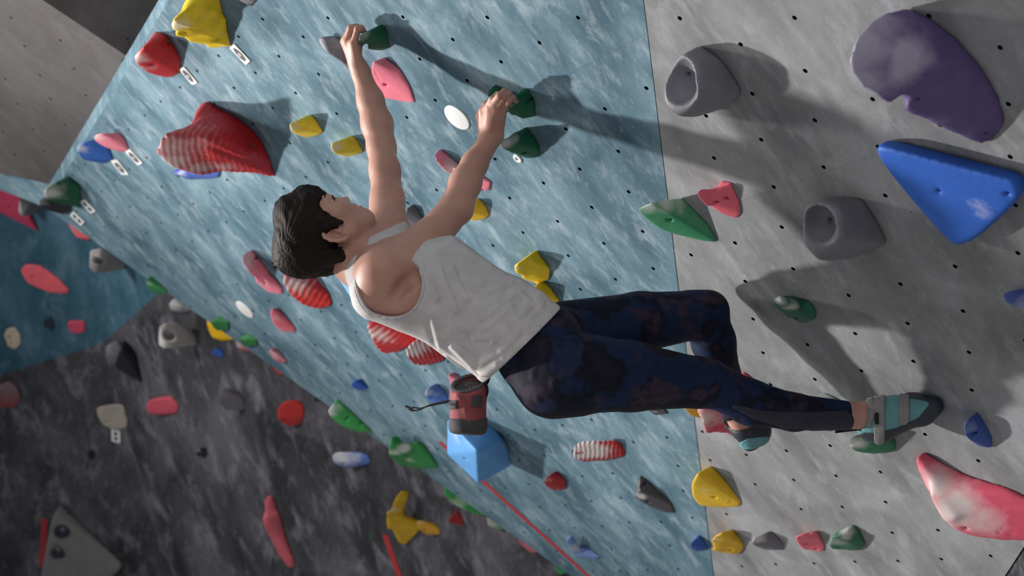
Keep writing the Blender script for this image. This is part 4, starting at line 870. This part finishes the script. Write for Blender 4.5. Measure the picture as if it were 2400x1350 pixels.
th = [q(1134, 306, 190), qh(1127, 272, 88), qh(1140, 246, 66), qh(1158, 238, 46)]
finger(fb, th, (14, 12, 9.5, 8), .008)
# left hand: seen from the little-finger side
WL = q(838, 150, 374)
mcl = [q(829, 103, 336), q(814, 97, 352), q(809, 97, 370), q(815, 102, 386)]
pipl = [q(838, 68, 322), q(822, 66, 340), q(822, 68, 358), q(830, 70, 374)]
dipl = [q(847, 65, 322), q(833, 63, 342), q(838, 64, 362), q(846, 68, 376)]
tipl = [q(853, 74, 330), q(847, 72, 350), q(850, 72, 368), q(856, 76, 380)]
rl = [(10.5, 8.6, 7.6, 6.8), (11.5, 9.2, 8.2, 7.2), (11.5, 9.6, 8.4, 7.4), (11, 9.2, 8, 7)]
cl = [WL + np.array([x / 1000, 0, z / 1000]) for x, z in ((2, -13), (-4, -5), (-5, 5), (0, 13))]
for i in range(4):
    fb.add(sd_cone(cl[i], mcl[i], .0155, .013), .012); finger(fb, [mcl[i], pipl[i], dipl[i], tipl[i]], rl[i])
finger(fb, [q(838, 138, 394), q(838, 118, 408), q(842, 102, 408), q(850, 92, 402)], (13, 11, 9, 7.5), .008)
# ankles and feet inside the shoes
chain(fb, [(1985, 973, 145, 31), (2030, 975, 150, 31), (2060, 985, 150, 33), (2150, 968, 110, 24)], 16)
chain(fb, [(1735, 985, 355, 30), (1752, 1008, 372, 30), (1757, 1030, 385, 18)], 12)

m_skin, nt, bs = new_mat('skin')
tc = N_(nt, 'ShaderNodeTexCoord'); nz = N_(nt, 'ShaderNodeTexNoise', Scale=14.0, Detail=5.0); nt.links.new(tc.outputs['Object'], nz.inputs[0])
r_ = ramp(nt, nz.outputs[0], [(.3, (.41, .205, .15, 1)), (.7, (.50, .275, .205, 1))]); nt.links.new(r_.outputs[0], bs.inputs['Base Color'])
bs.inputs['Roughness'].default_value = .5; bs.inputs['Specular IOR Level'].default_value = .35
bs.inputs['Subsurface Weight'].default_value = .12; bs.inputs['Subsurface Radius'].default_value = (.012, .005, .003); bs.inputs['Subsurface Scale'].default_value = 1.0
n2 = N_(nt, 'ShaderNodeTexNoise', Scale=260.0, Detail=3.0); nt.links.new(tc.outputs['Object'], n2.inputs[0]); bump(nt, bs, n2.outputs[0], .12, .001)
ORG = W(q(1100, 720, 20))
person = sdf_obj('person', fb, .0028, m_skin, None, ORG, 1)
tag(person, 'climber with short dark hair in white tank top and dark leggings hanging from green holds', 'person')
def part(name, fld, h, mat, smooth=1, label=None, box=None):
    o = sdf_obj(name, fld, h, mat, person, None, smooth, box)
    if label: o['label'] = label
    return o

# ---- hair
m_hair, nt, bs = new_mat('dark_brown_hair')
tc = N_(nt, 'ShaderNodeTexCoord'); nz = N_(nt, 'ShaderNodeTexNoise', Scale=260.0, Detail=4.0); nt.links.new(tc.outputs['Object'], nz.inputs[0])
r_ = ramp(nt, nz.outputs[0], [(.3, lin('0b0908')), (.72, lin('2a1d17'))]); nt.links.new(r_.outputs[0], bs.inputs['Base Color'])
bs.inputs['Roughness'].default_value = .6; bs.inputs['Specular IOR Level'].default_value = .12
fh = Field()
def hx(x, y, z=12): return q(x, y, z)
fh.add(he(64, -26, 0, 82, 104, 83), .01)
fh.add(rc(690, 500, 12, 50, 720, 478, 12, 40), .02)
fh.add(rc(690, 600, 12, 44, 770, 598, 12, 46), .03)
fh.add(rc(715, 462, 12, 24, 733, 455, 12, 17), .02)
fh.add(rc(724, 468, -22, 20, 744, 466, -28, 8), .01)
fh.add(rc(766, 525, -52, 24, 798, 520, -61, 7), .008)                         # sideburn
fh.add(rc(770, 600, -40, 24, 806, 604, -40, 11), .012)
# face, ear and neck stay clear
fh.sub(sd_cap2(q(772, 474, 0), q(860, 500, 0), .0225, .052), .004)
fh.sub(sd_cap2(q(807, 541, 0), q(850, 545, 0), .0185, .03), .002)
fh.sub(sd_cap2(q(786, 551, 0), q(812, 552, 0), .0145, .021, 3.8, 4.03), .002)
fh.sub(sd_cap2(q(812, 552, 0), q(850, 556, 0), .021, .03, 3.8, 4.03), .002)
fh.sub(sd_cap2(q(840, 598, 0), q(860, 660, 0), .026, .045), .004)
whorl = q(668, 612, -20)
def strands(P):
    v = P - whorl; a = np.arctan2(v @ HT, v @ HS); b = v @ HRr * 100
    return .0007 * np.sin(a * 46 + 3 * np.sin(b * .9) + 2 * vnoise(P, .05, 2)) + .0006 * np.sin(a * 97 + b * 2.1) + .0014 * vnoise(P, .035, 9)
fh.disp(strands)
r9 = np.random.default_rng(5)
def tuft(x, y, z, dx, dy, n, sp, ln, r0=5):
    for i in range(n):
        ox, oy, oz = r9.normal(0, sp, 3); l = ln * r9.uniform(.6, 1.2)
        a = q(x + ox, y + oy, z + oz); b = q(x + ox + dx * l + r9.normal(0, 3), y + oy + dy * l + r9.normal(0, 3), z + oz + r9.normal(0, 4))
        fh.add(sd_cone(a, b, r0 / 1000, .0011), .005)
tuft(731, 452, 0, .9, .4, 14, 6, 13, 3.2); tuft(722, 447, 20, .9, .1, 8, 6, 13, 3.2)
tuft(788, 521, -58, .95, .25, 9, 4, 10, 2.6); tuft(797, 592, -40, .95, .15, 16, 9, 11, 2.8); tuft(797, 625, -14, .9, .3, 18, 8, 12, 2.8)
tuft(658, 612, 0, -.7, .7, 16, 8, 11, 2.6); tuft(740, 468, -25, .9, .5, 8, 5, 11, 2.6); tuft(764, 500, -50, .9, .3, 9, 5, 9, 2.4)
part('hair', fh, .0024, m_hair, 1, 'short dark brown hair with a tuft at the crown')

# ---- eyes, brow, lashes, stud
m_eye = plain('eye_white', 'cfc8c2', .2); m_iris = plain('iris_brown', '2c1c14', .2); m_lash = plain('lash_black', '15100e', .6)
for s in (1, -1):
    f = Field().add(sd_ell(hp(36, 54.5, 31 * s), [HS, HT, HRr], [.0118, .0118, .0118])); part('eye', f, .0016, m_eye)
    f = Field().add(hc(62, 76, 8 * s, 2.6, 64, 73, 26 * s, 3)).add(hc(64, 73, 26 * s, 3, 58, 61, 47 * s, 1.6), .002); part('eyebrow', f, .0015, m_lash)
    f = Field().add(hc(37.5, 68.5, 22 * s, 1.4, 37.5, 68.6, 33 * s, 1.5)).add(hc(37.5, 68.6, 33 * s, 1.5, 34, 61.5, 46 * s, 1.2), .001)
    for t in np.linspace(20, 44, 9): f.add(hc(39, 68 - abs(t - 28) * .28, t * s, .9, 45, 76 - abs(t - 28) * .3, (t + 2) * s, .5), .0005)
    part('eyelashes', f, .0009, m_lash, 0)
f = Field().add(sd_cone(hp(-25, -7, 74), hp(-25, -7, 78), .0022, .0018)); part('ear_stud', f, .0009, plain('gold_stud', 'd8b070', .25, 1.0), 1, 'small gold ear stud')

# ---- leggings
m_leg, nt, bs = new_mat('camouflage_leggings')
tc = N_(nt, 'ShaderNodeTexCoord'); mp_ = N_(nt, 'ShaderNodeMapping'); mp_.inputs['Scale'].default_value = (1, 1, 1.2); nt.links.new(tc.outputs['Object'], mp_.inputs[0])
n1 = N_(nt, 'ShaderNodeTexNoise', Scale=10.0, Detail=2.5, Roughness=.55, Distortion=.5); nt.links.new(mp_.outputs[0], n1.inputs[0])
n2 = N_(nt, 'ShaderNodeTexNoise', Scale=13.0, Detail=2.5, Roughness=.55, Distortion=.4, noise_dimensions='4D'); n2.inputs['W'].default_value = 3.7; nt.links.new(mp_.outputs[0], n2.inputs[0])
n3 = N_(nt, 'ShaderNodeTexNoise', Scale=60.0, Detail=4.0); nt.links.new(mp_.outputs[0], n3.inputs[0])
ra_ = ramp(nt, n1.outputs[0], [(.0, lin('121830')), (.44, lin('182542')), (.52, lin('101120')), (.66, lin('1e1828'))], 'LINEAR')
rb_ = ramp(nt, n2.outputs[0], [(.54, (0, 0, 0, 1)), (.62, (.9, .9, .9, 1))]); rc_ = ramp(nt, n3.outputs[0], [(.3, lin('2b222e')), (.7, lin('3d303d'))])
c_ = mix(nt, rb_.outputs[0], ra_.outputs[0], rc_.outputs[0]); nt.links.new(c_, bs.inputs['Base Color'])
bs.inputs['Roughness'].default_value = .7; bs.inputs['Specular IOR Level'].default_value = .15
fl_ = Field(); pelvis(fl_, 2); legs(fl_, 1.5)
fl_.add(ell(1190, 762, 20, 80, 78, 118), .05)
def foldr(f, x1, y1, x2, y2, r, inset, k=.012, far=0):
    """raised fold lying on the visible surface between two image points"""
    za = f.ray(x1, y1); zb = f.ray(x2, y2)
    if za is None or zb is None: return
    f.add(sd_cone(at(x1, y1, za + inset / 1000), at(x2, y2, zb + inset / 1000), r / 1000, r * .6 / 1000), k)
for a in [(1300, 800, 1262, 935), (1322, 805, 1300, 900), (1340, 800, 1318, 885), (1372, 800, 1352, 870), (1280, 800, 1252, 880)]: foldr(fl_, *a, 6, 3.5, .014)
for a in [(1352, 745, 1395, 778), (1340, 735, 1372, 765), (1636, 778, 1668, 792), (1625, 792, 1660, 800), (1640, 768, 1676, 776)]: foldr(fl_, *a, 6, 3, .012)
fl_.cut(sd_half(q(1158, 820, 20), -AX - .25 * FR))
fl_.cut(sd_half(q(1991, 973, 146), np.array([1, .03, .15])), .002)
pl_ = q(1727, 968, 350)
leg_ob = fl_
fcut = Field()
fl_.sub(sd_cone(q(1741, 993, 352), q(1765, 1040, 380), .045, .05), .002)
part('leggings', fl_, .0036, m_leg, 1, 'dark navy and plum camouflage leggings')
m_mesh = plain('sheer_mesh', '2a2633', .7, 0, 60., .15)
def band(name, base, path, r, e, mat, h=.003, zmax=4.3, label=None):
    """a thin strip of cloth hugging a limb along a path"""
    f = Field(); base(f, e); g = None
    f2 = Field()
    for a, b in zip(path, path[1:]): f2.add(sd_cap2(q(*a[:2], 0), q(*b[:2], 0), a[2] / 1000, b[2] / 1000, 3.5, zmax))
    f.ops.append(('i', ((lambda P: f2.ev(P)), np.zeros(3), 9.0), 0)); base2 = Field(); base(base2, e - 5)
    f.ops.append(('i', ((lambda P: -base2.ev(P)), np.zeros(3), 9.0), 0))
    return part(name, f, h, mat, 1, label)
rleg = lambda f, e: chain(f, [(a, b, c, d + e) for a, b, c, d in R_LEG[3:]], 14)
band('mesh_panel', rleg, [(1722, 952, 5), (1775, 972, 12), (1840, 984, 19), (1920, 988, 24), (1976, 988, 26)], 0, 3.8, m_mesh, .0022, label='sheer grey mesh panel on the calf')

# ---- white tank top
m_shirt, nt, bs = new_mat('white_jersey')
tc = N_(nt, 'ShaderNodeTexCoord'); nz = N_(nt, 'ShaderNodeTexNoise', Scale=30.0, Detail=6.0); nt.links.new(tc.outputs['Object'], nz.inputs[0])
r_ = ramp(nt, nz.outputs[0], [(.3, lin('b3adab')), (.7, lin('c2bdbb'))]); nt.links.new(r_.outputs[0], bs.inputs['Base Color']); bs.inputs['Roughness'].default_value = .85; bs.inputs['Specular IOR Level'].default_value = .15
wv = N_(nt, 'ShaderNodeTexNoise', Scale=900.0, Detail=2.0); nt.links.new(tc.outputs['Object'], wv.inputs[0]); bump(nt, bs, wv.outputs[0], .25, .0006)
fs = Field(); torso(fs, 8)
fs.add(rc(842, 620, 12, 53, 895, 638, -66, 56), .03); fs.add(rc(850, 600, 12, 51, 900, 552, 105, 54), .03)
fs.add(rc(905, 556, 100, 58, 905, 610, 20, 64), .03); fs.add(rc(880, 690, -62, 58, 945, 718, -50, 46), .03)
fs.add(rc(950, 690, -72, 50, 1060, 738, -58, 46), .04)
fs.add(rc(1210, 690, -60, 20, 1214, 690, 90, 20), .02); fs.add(rc(1250, 706, -75, 12, 1254, 706, 90, 12), .015)
drape = [(868, 716, -45), (868, 716, 80), (1030, 818, -75), (1030, 818, 110), (1138, 896, -30), (1138, 896, 70), (1150, 880, -90), (1200, 850, -122), (1200, 850, 150), (1270, 790, -140), (1312, 724, -80), (1312, 724, 130), (1215, 676, -60), (1215, 676, 110), (1060, 565, -60), (1060, 565, 100), (1000, 650, -100), (1100, 720, -118), (1000, 640, 140)]
fs.add(sd_hull([q(*p) for p in drape], .02), .05)
fold_lines = [([(1012, 735), (1031, 808), (1041, 838)], 6), ([(1101, 672), (1142, 686), (1198, 664)], 7), ([(1130, 748), (1190, 702), (1208, 688)], 6.5), ([(1155, 802), (1213, 744), (1258, 707)], 7),
              ([(1171, 818), (1245, 746), (1270, 712)], 6), ([(1107, 862), (1180, 820), (1216, 777)], 7), ([(1062, 812), (1104, 856)], 7), ([(1031, 632), (1068, 728)], 7), ([(1058, 630), (1092, 700)], 6.5), ([(984, 625), (1024, 698)], 6.5),
              ([(1088, 655), (1130, 662)], 6), ([(1120, 780), (1172, 745), (1196, 716)], 6), ([(1085, 760), (1110, 790), (1150, 790)], 5.5), ([(1196, 835), (1262, 772)], 6), ([(1222, 690), (1236, 706), (1228, 730)], 7), ([(1128, 878), (1165, 855)], 6), ([(1048, 835), (1085, 862), (1110, 880)], 5.5), ([(1060, 740), (1082, 772)], 5)]
folds = [(*a, *b, r) for l, r in fold_lines for a, b in zip(l, l[1:])]
segs = []
for x1, y1, x2, y2, r in folds:
    za, zb = fs.ray(x1, y1), fs.ray(x2, y2)
    if za is not None and zb is not None: segs.append((at(x1, y1, za), at(x2, y2, zb), r / 1000))
def fold_disp(P):
    o = np.zeros(P.shape[:-1])
    for a, b, r in segs:
        c = (a + b) / 2; m = np.linalg.norm(P - c, axis=-1) < np.linalg.norm(b - a) / 2 + 4.5 * r
        Q = P[m]; ab = b - a; v = Q - a; tt = v @ ab / (ab @ ab); t = np.clip(tt, 0, 1); dd = np.linalg.norm(v - t[..., None] * ab, axis=-1)
        o[m] = np.minimum(o[m], -(2.1 if r > .0064 else 1.5) * r * np.exp(-(dd / (.95 * r)) ** 2)) + .34 * r * np.exp(-((dd - 2.3 * r) / (1.0 * r)) ** 2)
    return o
fs.disp(fold_disp)
fs.disp(lambda P: .0022 * vnoise(P, .09, 4))
HN = np.array([.70, .714, 0.0])
fs.disp(lambda P: -.0014 * (np.abs((P - q(1224, 809, 20)) @ HN / np.linalg.norm(HN) + .010) < .0085))
fs.cut(sd_half(q(1224, 809, 20), HN + .0), .003)
fs.shell(.018)
# neck and arm openings
arm_path = [tuple(v[:2]) for v in curve([(985, 634, 0), (992, 659, 0), (989, 688, 0), (977, 716, 0), (957, 735, 0), (928, 744, 0), (890, 741, 0), (862, 726, 0), (844, 698, 0), (834, 665, 0), (836, 632, 0)], 40)]
PIPE = Field(); pz = []
for x, y in arm_path:
    z = fs.ray(x, y); pz.append(z)
pp = [at(x, y, z + .001) for (x, y), z in zip(arm_path, pz) if z is not None]
for a, b in zip(pp, pp[1:]): PIPE.add(sd_cone(a, b, .0034, .0034), .001)
fs.sub(sd_cone(q(806, 590, 12), q(862, 604, 16), .066, .052), .006)
fs.sub(sd_ell(q(908, 668, -150), [np.array([.92, .38, 0]), np.array([.38, -.92, 0]), ZZ], [.083, .082, .115]), .004)
fs.sub(sd_cap2(q(900, 650, 0), q(935, 690, 0), .060, .0505, 3.5, 3.985), .004)
fs.sub(sd_cap2(q(843, 506, 0), q(935, 466, 0), .052, .052), .004)
fs.sub(sd_ell(q(892, 535, 160), [AX, FR, ZZ], [.045, .085, .075]), .004)
part('tank_top', fs, .0030, m_shirt, 1, 'loose white sleeveless tank top', box=(fs.bbox()[0] - .005, fs.bbox()[1] + .005))
if len(pp) > 3: part('armhole_binding', PIPE, .0018, m_shirt)
# ---- shoes
m_teal = plain('teal_shoe_upper', '5b8d91', .6, 0, 90., .12); m_rub = plain('dark_rubber', '2a2f38', .55); m_strap = plain('grey_strap', '827c7b', .8, 0, 200., .15); m_blk = plain('black_webbing', '121315', .7)
def shoe_r(f, e=0):
    chain(f, [(2052, 975, 148, 44 + e), (2100, 970, 130, 40 + e), (2160, 962, 95, 30 + e), (2190, 952, 68, 20 + e)], 25)
    f.add(rc(2032, 1004, 155, 24 + e, 2060, 1010, 150, 28 + e), .02)
    f.add(rc(2060, 985, 150, 42 + e, 2070, 985, 145, 42 + e), .02)
f = Field(); shoe_r(f); f.sub(sd_cone(q(1990, 973, 147), q(2032, 974, 150), .036, .034), .004); part('climbing_shoe', f, .0026, m_teal, 1, 'teal climbing shoe with grey straps on the right foot')
SH = {}
def wrap(name, e, path, mat, t=3.5, zlo=3.5, zhi=4.4, h=.0022, label=None, base=shoe_r):
    f = Field(); base(f, e); g = Field()
    for a, b in zip(path, path[1:]): g.add(sd_cap2(q(a[0], a[1], 0), q(b[0], b[1], 0), a[2] / 1000, b[2] / 1000, zlo, zhi))
    f.ops.append(('i', ((lambda P: g.ev(P)), np.zeros(3), 9.0), 0)); b2 = Field(); base(b2, e - t)
    f.ops.append(('i', ((lambda P: -b2.ev(P)), np.zeros(3), 9.0), 0))
    return part(name, f, h, mat, 1, label)
wrap('rubber_rand', 2.5, [(2130, 915, 16), (2180, 928, 14), (2205, 950, 22), (2165, 995, 20), (2110, 1020, 18), (2060, 1030, 16), (2025, 1030, 16)], m_rub, 4, label='dark rubber rand around the toe')
wrap('ankle_cuff', 3, [(2038, 925, 9), (2044, 965, 8), (2036, 1000, 5)], m_strap, 4, 3.5, 4.2)
wrap('strap', 4.5, [(2061, 920, 13), (2061, 1030, 13)], m_strap, 4, 3.5, 4.2); wrap('strap', 4.5, [(2120, 920, 12), (2118, 985, 12)], m_strap, 4, 3.5, 4.2)
wrap('strap_tab', 6, [(2055, 972, 6), (2055, 990, 6)], m_blk, 3, 3.5, 4.2)
f = Field().add(rc(1958, 1013, 150, 3, 2008, 1006, 150, 4)).add(rc(1960, 1010, 155, 3, 2008, 1006, 158, 4), .002); part('pull_tab', f, .002, m_blk)
def shoe_l(f, e=0):
    chain(f, [(1745, 1003, 362, 36 + e), (1763, 1018, 375, 35 + e), (1757, 1032, 380, 24 + e), (1756, 1042, 384, 14 + e)], 14)
    f.add(rc(1780, 1008, 375, 30 + e, 1730, 1000, 395, 24 + e), .02)
    f.add(rc(1703, 1001, 372, 5 + e, 1730, 1008, 368, 12 + e), .01)
f = Field(); shoe_l(f); f.sub(sd_cone(q(1728, 972, 350), q(1742, 992, 356), .033, .031), .004); part('climbing_shoe', f, .0026, m_rub, 1, 'dark heel of the climbing shoe on the left foot')
wrap('heel_panel', 2, [(1735, 1046, 9), (1760, 1040, 14), (1795, 1032, 10)], m_teal, 3.5, base=shoe_l)
f = Field().add(rc(1700, 985, 372, 9, 1712, 992, 372, 9)); part('pull_tab', f, .0022, m_blk)

# ---- chalk bag hanging at the back of the waist
m_bag = plain('dusty_red_nylon', '8a4145', .75, 0, 26., .28, .3); m_bdk = plain('charcoal_nylon', '3f3d3e', .8, 0, 40., .2); m_rim = plain('fleece_rim', '4f4d50', .95, 0, 300., .25, .6)
bag = bpy.data.objects.new('chalk_bag', None); COL.objects.link(bag); bag.location = tuple(W(q(1097, 950, 10)))
tag(bag, 'dusty red chalk bag with dark base hanging at the back of the climber\'s waist', 'chalk bag')
def bpart(name, f, h, mat, smooth=1, label=None):
    o = sdf_obj(name, f, h, mat, bag, None, smooth)
    if label: o['label'] = label
    return o
def bagf(f, e=0):
    f.add(rc(1098, 915, 10, 40.5 + e, 1097, 998, 10, 44 + e), .01)
f = Field(); bagf(f); f.add(rc(1098, 895, 10, 40, 1098, 930, 10, 41), .01)
un_ = np.array([1, -.21, 0.0]); vn_ = np.array([0, -.42, .9]); up_ = np.cross(un_, vn_); up_ = up_ if up_[1] < 0 else -up_
f.cut(sd_half(q(1098, 900, 10), up_)); f.cut(sd_half(q(1097, 985, 10), np.array([0.02, 1, 0])), .002)
for a in [(1075, 925, 1093, 955), (1093, 955, 1098, 985), (1130, 955, 1112, 985)]: foldr(f, *a, 5, 3.5, .012)
f.sub(sd_cone(q(1098, 880, 10), q(1098, 940, 10), .036, .033), .004)
bpart('bag_body', f, .0024, m_bag)
f = Field(); bagf(f, 2); f.cut(sd_half(q(1097, 979, 10), np.array([.0, -1, 0])), .002); f.cut(sd_half(q(1097, 1019, 10), np.array([-.05, 1, -.12])), .012); bpart('bag_base', f, .0024, m_bdk, 1, 'charcoal base band')
f = Field(); un = np.array([1, -.21, 0.0]); un /= np.linalg.norm(un); vn = np.array([0, -.42, .9]); vn /= np.linalg.norm(vn)
cc = q(1098, 899, 10); K = 22
ring = [cc + (un * math.cos(2 * math.pi * i / K) + vn * math.sin(2 * math.pi * i / K)) * .0395 for i in range(K)]
for i in range(K): f.add(sd_cone(ring[i], ring[(i + 1) % K], .0048, .0048), .001)
bpart('rim', f, .0022, m_rim, 1, 'dark fleece rim')
f = Field(); f.add(sd_ell(cc + np.array([0, .014, 0]), [un, np.cross(un, vn), vn], [.039, .010, .039])); f.disp(lambda P: .003 * np.sin(np.arctan2((P - cc) @ un, (P - cc) @ vn) * 14)); bpart('lining', f, .0022, m_bdk)
for (x, y, w_) in ((1061, 949, 9), (1118, 940, 11.5)):
    f = Field(); bagf(f, 6); g = sd_hull([q(x - w_, y - w_, -60), q(x + w_, y - w_ - 2, -60), q(x + w_ + 1, y + w_, -60), q(x - w_, y + w_ + 1, -60), q(x - w_, y - w_, 10), q(x + w_, y - w_ - 2, 10), q(x + w_ + 1, y + w_, 10), q(x - w_, y + w_ + 1, 10)], .003)
    f.cut(g); b2 = Field(); bagf(b2, -1); f.ops.append(('i', ((lambda P, b2=b2: -b2.ev(P)), np.zeros(3), 9.0), 0)); bpart('webbing_patch', f, .0018, m_bdk)
def cord(name, pts, r, mat):
    cu = bpy.data.curves.new(name, 'CURVE'); cu.dimensions = '3D'; cu.bevel_depth = r / 1000; cu.bevel_resolution = 2
    sp = cu.splines.new('POLY'); sp.points.add(len(pts) - 1); og = np.array(bag.location)
    for p, v in zip(sp.points, pts): p.co = (*(W(q(*v)) - og), 1)
    o0 = bpy.data.objects.new(name, cu); COL.objects.link(o0)
    me = bpy.data.meshes.new_from_object(o0.evaluated_get(bpy.context.evaluated_depsgraph_get())); bpy.data.objects.remove(o0)
    me.name = name; me.materials.clear(); return link(name, me, mat, bag)
m_cord = plain('grey_cord', '3c3a3e', .8)
bpy.context.view_layer.update()
cord('drawstring', curve([(1056, 938, 5), (1030, 943, 0), (1005, 950, -2), (985, 960, -2), (966, 962, 0), (955, 955, 0), (952, 952, 2)]), 1.7, m_cord)
cord('drawstring', curve([(1056, 941, 9), (1028, 947, 8), (1003, 952, 6), (984, 957, 4), (970, 955, 3), (960, 958, 2), (966, 962, 0)]), 1.7, m_cord)
f = Field().add(rc(960, 957, 1, 4.5, 966, 961, 1, 4)); bpart('cord_knot', f, .0016, m_cord)
f = Field().add(rc(951, 952, 2, 3, 957, 954, 2, 3.4)); bpart('cord_end', f, .0016, m_cord)
cord('loop', curve([(1136, 905, 0), (1144, 895, 0), (1148, 880, 10), (1146, 872, 20)]), 2.2, m_blk)
cord('loop', curve([(1140, 930, 0), (1143, 915, -2), (1140, 900, 0), (1143, 890, 4)]), 2.4, m_blk)
